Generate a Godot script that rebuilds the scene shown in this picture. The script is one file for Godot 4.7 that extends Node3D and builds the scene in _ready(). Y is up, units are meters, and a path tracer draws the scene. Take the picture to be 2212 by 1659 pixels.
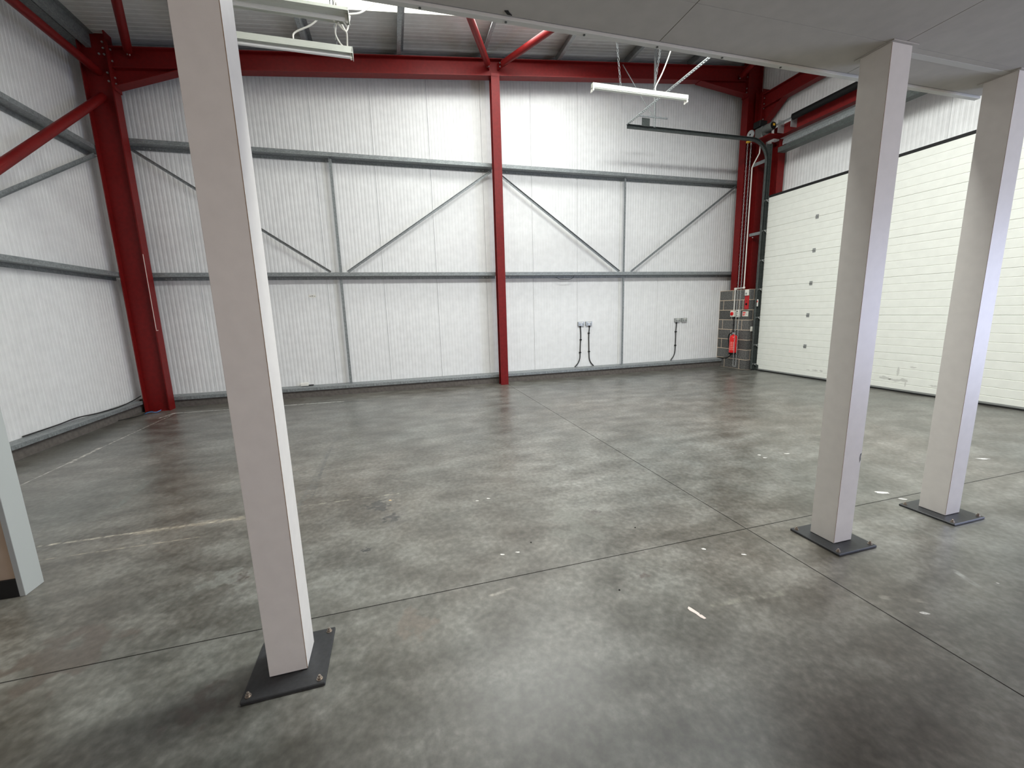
extends Node3D
# An empty warehouse unit seen from under its mezzanine. Metres, y up; x runs along the back wall towards the sectional door, z towards the camera.

const EYE := Vector3(0, 1.457, 0)
const FOCAL := 887.37
const SLOPE := 0.0925
const XL := -4.21      # inner face of the wall with the bracing
const XR := 8.10       # inner face of the wall with the door
const ZB := -8.38      # inner face of the back wall
const ZF := 3.6        # front wall, behind the camera
const SOFFIT := 2.722

var M := {}
var taken := {}
var eye_basis: Basis
var rng := RandomNumberGenerator.new()

# ---------------------------------------------------------------- helpers

func roof_y(x: float) -> float:
	return 5.735 + SLOPE * (x + 1.99)

func rafter_bottom(x: float) -> float:
	return 5.263 + 0.0932 * (x + 1.988)

func ray(u: float, v: float) -> Vector3:
	return eye_basis * Vector3((u - 1106.0) / FOCAL, -(v - 829.5) / FOCAL, -1.0)

func ground(u: float, v: float, y := 0.0) -> Vector3:
	var d := ray(u, v)
	return EYE + d * ((y - EYE.y) / d.y)

func numbered(called: String) -> String:
	if not taken.has(called):
		taken[called] = 0
		return called
	taken[called] += 1
	return "%s_%03d" % [called, taken[called]]

func mk() -> SurfaceTool:
	var st := SurfaceTool.new()
	st.begin(Mesh.PRIMITIVE_TRIANGLES)
	st.set_smooth_group(-1)
	return st

func tri(st: SurfaceTool, a: Vector3, b: Vector3, c: Vector3) -> void:
	st.add_vertex(a)
	st.add_vertex(b)
	st.add_vertex(c)

func quad(st: SurfaceTool, a: Vector3, b: Vector3, c: Vector3, d: Vector3) -> void:
	tri(st, a, b, c)
	tri(st, a, c, d)

# a box with chamfered edges
func box(st: SurfaceTool, c: Vector3, s: Vector3, ch := 0.0, bs := Basis.IDENTITY) -> void:
	var h := s / 2.0
	if ch <= 0.0:
		var p := []
		for i in 8:
			p.append(c + bs * Vector3(h.x if i & 1 else -h.x, h.y if i & 2 else -h.y, h.z if i & 4 else -h.z))
		quad(st, p[0], p[4], p[6], p[2])
		quad(st, p[1], p[3], p[7], p[5])
		quad(st, p[0], p[1], p[5], p[4])
		quad(st, p[2], p[6], p[7], p[3])
		quad(st, p[0], p[2], p[3], p[1])
		quad(st, p[4], p[5], p[7], p[6])
		return
	var k: float = minf(ch, minf(h.x, minf(h.y, h.z)) * 0.9)
	var f := func(sx: int, sy: int, sz: int, ax: int) -> Vector3:
		var v := Vector3(sx * h.x, sy * h.y, sz * h.z)
		if ax != 0: v.x -= sx * k
		if ax != 1: v.y -= sy * k
		if ax != 2: v.z -= sz * k
		return c + bs * v
	for s1 in [-1, 1]:
		var m: int = s1
		var q := [f.call(m, -1, -1, 0), f.call(m, -1, 1, 0), f.call(m, 1, 1, 0), f.call(m, 1, -1, 0)]
		if m < 0: quad(st, q[0], q[1], q[2], q[3])
		else: quad(st, q[0], q[3], q[2], q[1])
		q = [f.call(-1, m, -1, 1), f.call(1, m, -1, 1), f.call(1, m, 1, 1), f.call(-1, m, 1, 1)]
		if m < 0: quad(st, q[0], q[1], q[2], q[3])
		else: quad(st, q[0], q[3], q[2], q[1])
		q = [f.call(-1, -1, m, 2), f.call(-1, 1, m, 2), f.call(1, 1, m, 2), f.call(1, -1, m, 2)]
		if m < 0: quad(st, q[0], q[1], q[2], q[3])
		else: quad(st, q[0], q[3], q[2], q[1])
		for s2 in [-1, 1]:
			var n: int = s2
			var fl: bool = m * n > 0
			var e := [f.call(m, n, -1, 0), f.call(m, n, 1, 0), f.call(m, n, 1, 1), f.call(m, n, -1, 1)]
			if fl: e.reverse()
			quad(st, e[3], e[2], e[1], e[0])
			e = [f.call(m, -1, n, 0), f.call(m, 1, n, 0), f.call(m, 1, n, 2), f.call(m, -1, n, 2)]
			if fl: e.reverse()
			quad(st, e[0], e[1], e[2], e[3])
			e = [f.call(-1, m, n, 1), f.call(1, m, n, 1), f.call(1, m, n, 2), f.call(-1, m, n, 2)]
			if fl: e.reverse()
			quad(st, e[3], e[2], e[1], e[0])
			for s3 in [-1, 1]:
				var o: int = s3
				if m * n * o > 0: tri(st, f.call(m, n, o, 0), f.call(m, n, o, 2), f.call(m, n, o, 1))
				else: tri(st, f.call(m, n, o, 0), f.call(m, n, o, 1), f.call(m, n, o, 2))

func box2(st: SurfaceTool, a: Vector3, b: Vector3, ch := 0.0) -> void:
	box(st, (a + b) / 2.0, (b - a).abs(), ch)

# two loops of equal length joined by sides and closed by caps
func loft(st: SurfaceTool, a: Array, b: Array, flat: PackedVector2Array) -> void:
	var n := a.size()
	for i in n:
		var j := (i + 1) % n
		quad(st, a[i], a[j], b[j], b[i])
	var t := Geometry2D.triangulate_polygon(flat)
	for i in range(0, t.size(), 3):
		tri(st, a[t[i]], a[t[i + 2]], a[t[i + 1]])
		tri(st, b[t[i]], b[t[i + 1]], b[t[i + 2]])

# polygon (in u, v) swept straight from o along w
func prism(st: SurfaceTool, poly: PackedVector2Array, o: Vector3, u: Vector3, v: Vector3, w: Vector3) -> void:
	var a := []
	var b := []
	for p in poly:
		var q := o + u * p.x + v * p.y
		a.append(q)
		b.append(q + w)
	loft(st, a, b, poly)

func tube(st: SurfaceTool, pts: Array, r: float, sides := 12) -> void:
	var rings := []
	var up := Vector3.UP
	for i in pts.size():
		var d: Vector3 = (pts[mini(i + 1, pts.size() - 1)] - pts[maxi(i - 1, 0)]).normalized()
		if i == 0:
			up = Vector3.UP if absf(d.y) < 0.9 else Vector3.RIGHT
		var s := d.cross(up).normalized()
		up = s.cross(d).normalized()
		var ring := []
		for k in sides:
			var t := TAU * k / sides
			ring.append(pts[i] + (s * cos(t) + up * sin(t)) * r)
		rings.append(ring)
	st.set_smooth_group(1)
	for i in rings.size() - 1:
		for k in sides:
			var l := (k + 1) % sides
			quad(st, rings[i][k], rings[i + 1][k], rings[i + 1][l], rings[i][l])
	st.set_smooth_group(-1)
	for k in range(1, sides - 1):
		tri(st, rings[0][0], rings[0][k], rings[0][k + 1])
		var e: Array = rings[rings.size() - 1]
		tri(st, e[0], e[k + 1], e[k])

# profile of (radius, height) turned round an axis
func lathe(st: SurfaceTool, prof: Array, o: Vector3, bs := Basis.IDENTITY, sides := 24) -> void:
	var group := 2
	for i in prof.size() - 1:
		if i > 0 and absf((prof[i] - prof[i - 1]).angle_to(prof[i + 1] - prof[i])) > 0.6:
			group += 1
		st.set_smooth_group(group if sides > 8 else -1)
		for k in sides:
			var a := TAU * k / sides
			var b := TAU * (k + 1) / sides
			var f := func(p: Vector2, t: float) -> Vector3: return o + bs * Vector3(p.x * cos(t), p.y, p.x * sin(t))
			quad(st, f.call(prof[i], a), f.call(prof[i + 1], a), f.call(prof[i + 1], b), f.call(prof[i], b))
	st.set_smooth_group(-1)

func smooth(pts: Array, n := 8) -> Array:
	var c := Curve3D.new()
	for i in pts.size():
		var t: Vector3 = (pts[mini(i + 1, pts.size() - 1)] - pts[maxi(i - 1, 0)]) / 6.0
		c.add_point(pts[i], -t, t)
	var out := []
	for i in pts.size() - 1:
		for k in n:
			out.append(c.sample(i, float(k) / n))
	out.append(pts[pts.size() - 1])
	return out

func obj(called: String, st: SurfaceTool, m: Material, parent: Node3D, at := Vector3.ZERO) -> MeshInstance3D:
	st.generate_normals()
	var o := MeshInstance3D.new()
	o.mesh = st.commit()
	o.material_override = m
	o.name = called if parent != self else numbered(called)
	o.position = at
	parent.add_child(o, true)
	return o

func share(called: String, mesh: Mesh, m: Material, parent: Node3D, at: Vector3, bs := Basis.IDENTITY) -> MeshInstance3D:
	var o := MeshInstance3D.new()
	o.mesh = mesh
	o.material_override = m
	o.name = called if parent != self else numbered(called)
	o.transform = Transform3D(bs, at)
	parent.add_child(o, true)
	return o

func thing(called: String, label: String, category: String, at := Vector3.ZERO, group := "") -> Node3D:
	var o := Node3D.new()
	o.name = numbered(called)
	o.position = at
	add_child(o)
	tag(o, label, category, group)
	return o

func tag(o: Node, label: String, category: String, group := "") -> void:
	o.set_meta("label", label)
	o.set_meta("category", category)
	if group:
		o.set_meta("group", group)

func setting(called: String, label: String, category: String) -> Node3D:
	var o := thing(called, label, category)
	o.set_meta("kind", "structure")
	return o

# ---------------------------------------------------------------- materials

func noise_image(w: int, h: int, freq: float, seed_: int, octaves := 4, stretch := Vector2.ONE, kind := FastNoiseLite.TYPE_SIMPLEX_SMOOTH) -> Image:
	var n := FastNoiseLite.new()
	n.noise_type = kind
	n.seed = seed_
	n.frequency = freq
	n.fractal_octaves = octaves
	var im := n.get_image(int(w * stretch.x), int(h * stretch.y), false, false, true)
	im.convert(Image.FORMAT_L8)
	im.resize(w, h, Image.INTERPOLATE_CUBIC)
	return im

func mat(c: Color, rough: float, metal := 0.0, spec := 0.5) -> StandardMaterial3D:
	var m := StandardMaterial3D.new()
	m.albedo_color = c
	m.roughness = rough
	m.metallic = metal
	m.metallic_specular = spec
	return m

# a fine even mottle multiplied over a colour, laid on by world triplanar mapping
func mottled(c: Color, rough: float, lo: float, hi: float, scale: float, seed_: int, metal := 0.0, octaves := 5, spec := 0.5) -> StandardMaterial3D:
	var m := mat(c, rough, metal, spec)
	var n := NoiseTexture2D.new()
	n.width = 512
	n.height = 512
	n.seamless = true
	var f := FastNoiseLite.new()
	f.seed = seed_
	f.frequency = 0.02
	f.fractal_octaves = octaves
	n.noise = f
	var g := Gradient.new()
	g.set_color(0, Color(lo, lo, lo))
	g.set_color(1, Color(hi, hi, hi))
	n.color_ramp = g
	m.albedo_texture = n
	m.uv1_triplanar = true
	m.uv1_world_triplanar = true
	m.uv1_scale = Vector3.ONE * scale
	return m

func spangle(c: Color, rough: float) -> StandardMaterial3D:
	var m := mat(c, rough, 0.3)
	var n := NoiseTexture2D.new()
	n.width = 512
	n.height = 512
	n.seamless = true
	var f := FastNoiseLite.new()
	f.noise_type = FastNoiseLite.TYPE_CELLULAR
	f.cellular_return_type = FastNoiseLite.RETURN_CELL_VALUE
	f.frequency = 0.05
	f.seed = 9
	n.noise = f
	var g := Gradient.new()
	g.set_color(0, Color(0.72, 0.72, 0.72))
	g.set_color(1, Color(1, 1, 1))
	n.color_ramp = g
	m.albedo_texture = n
	m.uv1_triplanar = true
	m.uv1_world_triplanar = true
	m.uv1_scale = Vector3.ONE * 2.0
	return m

func materials() -> void:
	M.panel = mottled(Color(0.905, 0.905, 0.905), 0.42, 0.95, 1.0, 0.5, 3)
	M.roof = mottled(Color(0.80, 0.80, 0.79), 0.5, 0.93, 1.0, 0.5, 4)
	M.red = mottled(Color(0.47, 0.075, 0.075), 0.5, 0.86, 1.0, 1.3, 5, 0.0, 5, 0.36)
	M.galv = spangle(Color(0.62, 0.64, 0.645), 0.45)
	M.galv_dark = spangle(Color(0.36, 0.385, 0.375), 0.5)
	M.galv_light = spangle(Color(0.74, 0.76, 0.765), 0.4)
	M.casing = mottled(Color(0.845, 0.83, 0.81), 0.45, 0.97, 1.0, 1.1, 6)
	M.core_edge = mat(Color(0.55, 0.44, 0.33), 0.8)
	M.plate = mottled(Color(0.19, 0.195, 0.205), 0.42, 0.8, 1.0, 4.0, 7)
	M.bolt = mat(Color(0.64, 0.60, 0.56), 0.35, 0.85)
	M.zinc = mat(Color(0.72, 0.73, 0.73), 0.4, 0.7)
	M.soffit = mottled(Color(0.70, 0.685, 0.66), 0.85, 0.95, 1.0, 0.8, 8)
	M.edge_trim = mat(Color(0.77, 0.77, 0.75), 0.55)
	M.joint_strip = mat(Color(0.74, 0.735, 0.715), 0.8)
	M.deck = mat(Color(0.55, 0.46, 0.34), 0.85)
	M.block = mottled(Color(0.47, 0.465, 0.455), 0.95, 0.55, 1.0, 3.0, 11)
	M.block2 = mottled(Color(0.43, 0.425, 0.415), 0.95, 0.55, 1.0, 3.3, 12)
	M.block3 = mottled(Color(0.50, 0.495, 0.485), 0.95, 0.6, 1.0, 2.7, 13)
	M.mortar = mat(Color(0.82, 0.74, 0.65), 0.95)
	M.plinth = mottled(Color(0.42, 0.395, 0.375), 0.9, 0.8, 1.0, 1.2, 14)
	M.door = mottled(Color(0.93, 0.935, 0.905), 0.4, 0.97, 1.0, 0.6, 15)
	M.rubber = mat(Color(0.05, 0.05, 0.05), 0.7)
	M.black = mat(Color(0.04, 0.04, 0.042), 0.5, 0.0, 0.35)
	M.cable = mat(Color(0.10, 0.10, 0.105), 0.5)
	M.white_plastic = mat(Color(0.90, 0.89, 0.86), 0.4)
	M.cream = mat(Color(0.885, 0.88, 0.84), 0.45)
	M.lamp_body = mat(Color(0.80, 0.81, 0.775), 0.45)
	M.lamp_tube = mat(Color(0.93, 0.93, 0.93), 0.12, 0.0, 0.7)
	M.fire_red = mat(Color(0.86, 0.08, 0.09), 0.3)
	M.alarm_red = mat(Color(0.72, 0.07, 0.10), 0.4)
	M.yellow = mat(Color(0.85, 0.65, 0.15), 0.5)
	M.motor_grey = mottled(Color(0.42, 0.43, 0.42), 0.5, 0.7, 1.0, 6.0, 16)
	M.steel_box = mat(Color(0.60, 0.61, 0.60), 0.4, 0.4)
	M.beige = mottled(Color(0.66, 0.585, 0.51), 0.8, 0.96, 1.0, 0.9, 17)
	M.jamb = mat(Color(0.63, 0.645, 0.635), 0.5)
	M.skirting = mat(Color(0.035, 0.033, 0.032), 0.45)
	M.white_paint = mottled(Color(0.90, 0.89, 0.87), 0.7, 0.75, 1.0, 8.0, 18)
	M.tape = mat(Color(0.86, 0.80, 0.77), 0.6)
	M.chip = mat(Color(0.80, 0.70, 0.55), 0.7)
	M.cut = mat(Color(0.10, 0.095, 0.09), 0.95)
	M.blue = mat(Color(0.25, 0.45, 0.65), 0.5)
	M.knock = mat(Color(0.45, 0.45, 0.45), 0.8)
	M.stain = mat(Color(0.25, 0.25, 0.245), 0.8)
	M.smudge = mat(Color(0.80, 0.80, 0.775), 0.7)
	var g := mat(Color(0.96, 0.97, 0.93, 0.25), 0.2)
	g.transparency = BaseMaterial3D.TRANSPARENCY_ALPHA
	M.glass = g
	var r := mat(Color(0.93, 0.94, 0.90), 0.6)
	r.emission_enabled = true
	r.emission = Color(1.0, 0.995, 0.95)
	r.emission_energy_multiplier = 1.0
	M.rooflight = r
	M.floor = floor_material()

# the floor: polished concrete with trowel mottling, its painted lines, wheel marks and spots
func floor_material() -> StandardMaterial3D:
	var w := 2048
	var h := 1400
	var x0 := XL - 0.1
	var sx := 12.6
	var z0 := ZB - 0.1
	var sz := 8.6
	var big := noise_image(w / 4, h / 4, 0.012, 21, 4)
	big.resize(w, h, Image.INTERPOLATE_CUBIC)
	var tint := noise_image(w / 4, h / 4, 0.008, 22, 3)
	tint.resize(w, h, Image.INTERPOLATE_CUBIC)
	var streak := noise_image(w, h, 0.022, 23, 5, Vector2(0.5, 1.0))
	var fine := noise_image(w, h, 0.11, 24, 4)
	var cloud := noise_image(w / 2, h / 2, 0.03, 25, 5)
	cloud.resize(w, h, Image.INTERPOLATE_CUBIC)
	var a := big.get_data()
	var b := tint.get_data()
	var c := streak.get_data()
	var d := fine.get_data()
	var e := cloud.get_data()
	var px := PackedByteArray()
	px.resize(w * h * 3)
	var rp := PackedByteArray()
	rp.resize(w * h)
	for i in w * h:
		var m := (a[i] - 128) * 0.00042 + (e[i] - 128) * 0.00045 + (c[i] - 128) * 0.00075 + (d[i] - 128) * 0.0006
		var patch := (b[i] - 128) * 0.00009 + (e[i] - 128) * 0.00004  # noise alone: browner and greener cement patches at random
		px[i * 3] = int(clampf((0.432 + m - patch) * 255.0, 0, 255))
		px[i * 3 + 1] = int(clampf((0.425 + m) * 255.0, 0, 255))
		px[i * 3 + 2] = int(clampf((0.397 + m + patch * 0.5) * 255.0, 0, 255))
		rp[i] = int(clampf(80.0 + (c[i] - 128) * 0.02 + (e[i] - 128) * 0.02, 0, 255))
	var im := Image.create_from_data(w, h, false, Image.FORMAT_RGB8, px)
	var to_px := func(p: Vector3) -> Vector2: return Vector2((p.x - x0) / sx * w, (p.z - z0) / sz * h)
	# worn white-painted bay lines (their edges and gaps show in the photograph), paint smears and tyre marks, all matter on the slab: from and to in photo pixels, width in metres, colour, how much of it is left
	var strokes := [
		[Vector2(45, 1048), Vector2(372, 896), 0.016, Color(0.88, 0.87, 0.84), 0.62],
		[Vector2(150, 1000), Vector2(215, 968), 0.045, Color(0.86, 0.84, 0.80), 0.5],
		[Vector2(345, 903), Vector2(376, 893), 0.05, Color(0.88, 0.87, 0.85), 0.7],
		[Vector2(372, 893), Vector2(742, 867), 0.035, Color(0.90, 0.90, 0.88), 0.9],
		[Vector2(85, 1180), Vector2(535, 1117), 0.026, Color(0.80, 0.77, 0.70), 0.55],
		[Vector2(300, 1150), Vector2(535, 1117), 0.07, Color(0.62, 0.59, 0.53), 0.45],
		[Vector2(85, 1210), Vector2(430, 1160), 0.010, Color(0.76, 0.72, 0.64), 0.6],
		[Vector2(640, 1095), Vector2(860, 1066), 0.02, Color(0.64, 0.63, 0.57), 0.4],
		[Vector2(745, 868), Vector2(800, 866), 0.10, Color(0.36, 0.36, 0.35), 0.6],
		[Vector2(640, 1110), Vector2(765, 870), 0.05, Color(0.42, 0.42, 0.40), 0.35],
		[Vector2(670, 1080), Vector2(715, 965), 0.03, Color(0.34, 0.34, 0.33), 0.35],
		[Vector2(250, 1095), Vector2(315, 1045), 0.06, Color(0.44, 0.46, 0.44), 0.4],
		[Vector2(1110, 1270), Vector2(1042, 1293), 0.02, Color(0.66, 0.64, 0.60), 0.5],
		[Vector2(1540, 1305), Vector2(1690, 1280), 0.04, Color(0.56, 0.55, 0.505), 0.28],
		[Vector2(2060, 1232), Vector2(2125, 1275), 0.03, Color(0.62, 0.62, 0.60), 0.5],
		[Vector2(1905, 1290), Vector2(2015, 1300), 0.03, Color(0.58, 0.56, 0.52), 0.4],
	]
	for s in strokes:
		paint(im, to_px.call(ground(s[0].x, s[0].y)), to_px.call(ground(s[1].x, s[1].y)), s[2] / sx * w, s[3], s[4])
	# blots: centre in photo pixels, radius in metres, colour, strength
	var blots := [
		[815, 1092, 0.08, Color(0.22, 0.22, 0.215), 0.6], [848, 1118, 0.05, Color(0.17, 0.17, 0.17), 0.75], [790, 1188, 0.025, Color(0.2, 0.2, 0.2), 0.8],
		[865, 1112, 0.12, Color(0.44, 0.43, 0.41), 0.4], [895, 1345, 0.09, Color(0.47, 0.43, 0.39), 0.6], [145, 1415, 0.16, Color(0.36, 0.32, 0.29), 0.6],
		[430, 1530, 0.08, Color(0.33, 0.30, 0.28), 0.6], [1272, 1112, 0.06, Color(0.40, 0.38, 0.36), 0.7], [1250, 1130, 0.2, Color(0.47, 0.47, 0.44), 0.6],
		[520, 1247, 0.04, Color(0.33, 0.30, 0.28), 0.8], [490, 1250, 0.1, Color(0.56, 0.57, 0.55), 0.5], [2010, 1000, 0.14, Color(0.42, 0.41, 0.39), 0.5],
		[1080, 1035, 0.12, Color(0.44, 0.43, 0.40), 0.5], [1390, 1242, 0.025, Color(0.36, 0.32, 0.30), 0.8], [1285, 1105, 0.03, Color(0.34, 0.32, 0.30), 0.8],
	]
	rng.seed = 77
	for s in blots:
		var q: Vector2 = to_px.call(ground(s[0], s[1]))
		blot(im, q, s[2] / sx * w, s[3], s[4])
	# hairline crazing
	for k in 46:
		var p := ground(rng.randf_range(790, 1120), rng.randf_range(1445, 1640))
		var dir := rng.randf() * TAU
		for n in 7:
			var q := p + Vector3(cos(dir), 0, sin(dir)) * 0.02
			paint(im, to_px.call(p), to_px.call(q), 0.9, Color(0.38, 0.37, 0.35), 0.22)
			p = q
			dir += rng.randf_range(-0.8, 0.8)
	var m := StandardMaterial3D.new()
	m.albedo_texture = ImageTexture.create_from_image(im)
	m.roughness = 1.0
	m.roughness_texture = ImageTexture.create_from_image(Image.create_from_data(w, h, false, Image.FORMAT_L8, rp))
	m.metallic_specular = 0.78
	m.set_meta("area", Rect2(x0, z0, sx, sz))
	m.detail_enabled = true
	m.detail_blend_mode = BaseMaterial3D.BLEND_MODE_MUL
	m.detail_uv_layer = BaseMaterial3D.DETAIL_UV_2
	m.uv2_triplanar = true
	m.uv2_world_triplanar = true
	m.uv2_scale = Vector3.ONE * 0.9
	var n := NoiseTexture2D.new()
	n.width = 1024
	n.height = 1024
	n.seamless = true
	var f := FastNoiseLite.new()
	f.seed = 31
	f.frequency = 0.03
	f.fractal_octaves = 6
	f.fractal_gain = 0.65
	n.noise = f
	var g := Gradient.new()
	g.set_color(0, Color(0.78, 0.78, 0.78))
	g.set_color(1, Color(1, 1, 1))
	n.color_ramp = g
	m.detail_albedo = n
	return m

func paint(im: Image, a: Vector2, b: Vector2, width: float, col: Color, left: float) -> void:
	var n := FastNoiseLite.new()
	n.seed = int(a.x * 7 + b.y)
	n.frequency = 0.09
	var len := a.distance_to(b)
	var r := maxf(width / 2.0, 0.5)
	var lo := (a.min(b) - Vector2.ONE * (r + 2)).floor()
	var hi := (a.max(b) + Vector2.ONE * (r + 2)).ceil()
	for y in range(maxi(int(lo.y), 0), mini(int(hi.y), im.get_height())):
		for x in range(maxi(int(lo.x), 0), mini(int(hi.x), im.get_width())):
			var p := Vector2(x + 0.5, y + 0.5)
			var t := clampf((p - a).dot(b - a) / maxf(len * len, 0.01), 0, 1)
			var d := p.distance_to(a.lerp(b, t))
			var k := clampf(r + 0.5 - d, 0, 1) * clampf(left + n.get_noise_2d(x, y) * 1.3, 0, 1)
			if k > 0:
				im.set_pixel(x, y, im.get_pixel(x, y).lerp(col, k))

func blot(im: Image, c: Vector2, r: float, col: Color, strength: float) -> void:
	var n := FastNoiseLite.new()
	n.seed = int(c.x)
	n.frequency = 0.9 / maxf(r, 3.0)
	n.fractal_octaves = 5
	for y in range(maxi(int(c.y - r * 1.6), 0), mini(int(c.y + r * 1.6), im.get_height())):
		for x in range(maxi(int(c.x - r * 1.6), 0), mini(int(c.x + r * 1.6), im.get_width())):
			var d := Vector2(x, y).distance_to(c) / r
			var k := clampf((1.0 - d + n.get_noise_2d(x, y) * 1.8) * 2.5, 0, 1) * strength
			if k > 0:
				im.set_pixel(x, y, im.get_pixel(x, y).lerp(col, k))

# ---------------------------------------------------------------- scene

func _ready() -> void:
	rng.seed = 5
	# camera
	var cam := Camera3D.new()
	cam.name = "camera"
	cam.position = EYE
	cam.rotation_degrees = Vector3(-9.9858, -15.6158, -1.6426)
	cam.fov = 86.139
	cam.near = 0.05
	cam.far = 200.0
	add_child(cam)
	cam.current = true
	eye_basis = cam.basis
	# sky, exposure
	var env := Environment.new()
	env.background_mode = Environment.BG_SKY
	var sky := Sky.new()
	var sm := ProceduralSkyMaterial.new()
	sm.sky_top_color = Color(0.78, 0.84, 0.92)
	sm.sky_horizon_color = Color(0.86, 0.89, 0.93)
	sm.ground_bottom_color = Color(0.35, 0.35, 0.34)
	sm.ground_horizon_color = Color(0.6, 0.6, 0.6)
	sky.sky_material = sm
	env.sky = sky
	env.tonemap_mode = Environment.TONE_MAPPER_LINEAR
	env.tonemap_exposure = 2.0
	env.sdfgi_enabled = true
	env.ssao_enabled = true
	env.ssil_enabled = true
	var we := WorldEnvironment.new()
	we.name = "world_environment"
	we.environment = env
	add_child(we)
	# daylight: the rooflight strip by the rafter; the other three are added fill lights
	daylight("rooflight_daylight", Vector3(1.1, roof_y(1.1) - 0.03, -6.75), Vector3(-90, 0, rad_to_deg(atan(SLOPE))), Vector2(5.8, 0.96), Color(0.985, 1.0, 0.985), 8.8)
	daylight("added_rooflight_fill", Vector3(0.8, roof_y(0.8) - 0.03, -2.75), Vector3(-90, 0, rad_to_deg(atan(SLOPE))), Vector2(8.8, 0.96), Color(0.985, 1.0, 0.985), 54.0)  # unseen second strip, added to lift the lower wall, floor and door
	daylight("added_entrance_fill", Vector3(XR - 0.06, 1.3, 1.0), Vector3(0, 90, 0), Vector2(2.0, 2.0), Color(0.82, 0.86, 1.0), 11.0)  # bluish fill added for the column faces, set in an assumed entrance
	daylight("added_shopfront_fill", Vector3(0.5, 1.75, ZF - 0.06), Vector3(0, 0, 0), Vector2(6.0, 1.7), Color(1.0, 0.905, 0.80), 3.0)  # warm fill added for the column fronts, set in an assumed shopfront

	materials()
	build_floor()
	build_walls()
	build_roof()
	build_mezzanine()
	build_columns()
	build_steel()
	build_girts()
	build_door()
	build_partition()
	build_lights()
	build_pier_things()
	build_small_things()

func daylight(called: String, at: Vector3, turn: Vector3, size: Vector2, col: Color, energy: float) -> void:
	var l := AreaLight3D.new()
	l.name = called
	l.position = at
	l.rotation_degrees = turn
	l.area_size = size
	l.light_color = col
	l.light_energy = energy
	l.area_range = 40.0
	l.area_attenuation = 2.0
	l.shadow_enabled = true
	add_child(l)

func build_floor() -> void:
	var fl := setting("floor", "grey-green polished concrete floor with saw-cut joints", "floor")
	var area: Rect2 = M.floor.get_meta("area")
	var jx := 2.14
	var jz := -2.0
	var g := 0.003
	var sub := mk()
	box2(sub, Vector3(XL - 0.3, -0.4, ZB - 0.3), Vector3(XR + 0.3, -0.02, ZF + 0.3))
	obj("sub_base", sub, M.cut, fl)
	for r in [[XL - 0.3, ZB - 0.3, jx - g, jz - g], [jx + g, ZB - 0.3, XR + 0.3, jz - g], [XL - 0.3, jz + g, jx - g, ZF + 0.3], [jx + g, jz + g, XR + 0.3, ZF + 0.3]]:
		var st := mk()
		var a := Vector3(r[0], 0, r[1])
		var b := Vector3(r[2], 0, r[1])
		var c := Vector3(r[2], 0, r[3])
		var d := Vector3(r[0], 0, r[3])
		var down := Vector3(0, -0.02, 0)
		for q in [[a, b, c, d], [a, a + down, b + down, b], [b, b + down, c + down, c], [c, c + down, d + down, d], [d, d + down, a + down, a]]:
			for i in [0, 1, 2, 0, 2, 3]:
				var p: Vector3 = q[i]
				st.set_uv(Vector2((p.x - area.position.x) / area.size.x, (p.z - area.position.y) / area.size.y))
				st.add_vertex(p)
		obj("floor_slab", st, M.floor, fl)
	var seal := mk()
	box2(seal, Vector3(XL - 0.3, -0.018, jz - g), Vector3(XR + 0.3, -0.0015, jz + g))
	obj("joint_seal", seal, M.cut, fl)
	for q in [[ZB - 0.3, jz - g], [jz + g, ZF + 0.3]]:
		seal = mk()
		box2(seal, Vector3(jx - g, -0.018, q[0]), Vector3(jx + g, -0.0015, q[1]))
		obj("joint_seal", seal, M.cut, fl)
	# spots of paint and plaster left on the slab
	for s in [[1905, 1064, 0.055, 0.022], [1950, 1078, 0.035, 0.012], [2122, 991, 0.06, 0.02], [1700, 980, 0.03, 0.012], [1640, 983, 0.022, 0.012], [1652, 989, 0.022, 0.01], [1085, 1198, 0.014, 0.008], [1118, 1193, 0.016, 0.008], [1607, 1198, 0.018, 0.008], [1998, 1325, 0.022, 0.01], [843, 1081, 0.014, 0.01], [1031, 1082, 0.014, 0.008], [1055, 1077, 0.02, 0.01], [1475, 980, 0.006, 0.005], [2155, 1260, 0.008, 0.006], [1520, 1186, 0.014, 0.01]]:
		var st := mk()
		var p := ground(s[0], s[1])
		var poly := PackedVector2Array()
		var n := 11
		for k in n:
			var t := TAU * k / n
			var rr := rng.randf_range(0.65, 1.1)
			poly.append(Vector2(cos(t) * s[2] * rr, sin(t) * s[3] * rr))
		prism(st, poly, p, Vector3.RIGHT.rotated(Vector3.UP, -0.5), Vector3.BACK.rotated(Vector3.UP, -0.5), Vector3(0, 0.0012, 0))
		obj("paint_spot", st, M.chip if s[0] == 843 else M.white_paint, fl)

# ribbed liner sheet: a loop in plan, its face towards +v
func rib_loop(width: float, ribs: int, groove: float, depth: float, thick: float) -> PackedVector2Array:
	var p := PackedVector2Array()
	p.append(Vector2(0, -thick))
	p.append(Vector2(width, -thick))
	p.append(Vector2(width, -0.006))
	p.append(Vector2(width - 0.003, 0))
	for i in range(ribs, 0, -1):
		var c := width * (i - 0.5) / ribs
		p.append(Vector2(c + groove, 0))
		p.append(Vector2(c + groove * 0.55, -depth))
		p.append(Vector2(c - groove * 0.55, -depth))
		p.append(Vector2(c - groove, 0))
	p.append(Vector2(0.003, 0))
	p.append(Vector2(0, -0.006))
	return p

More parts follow.
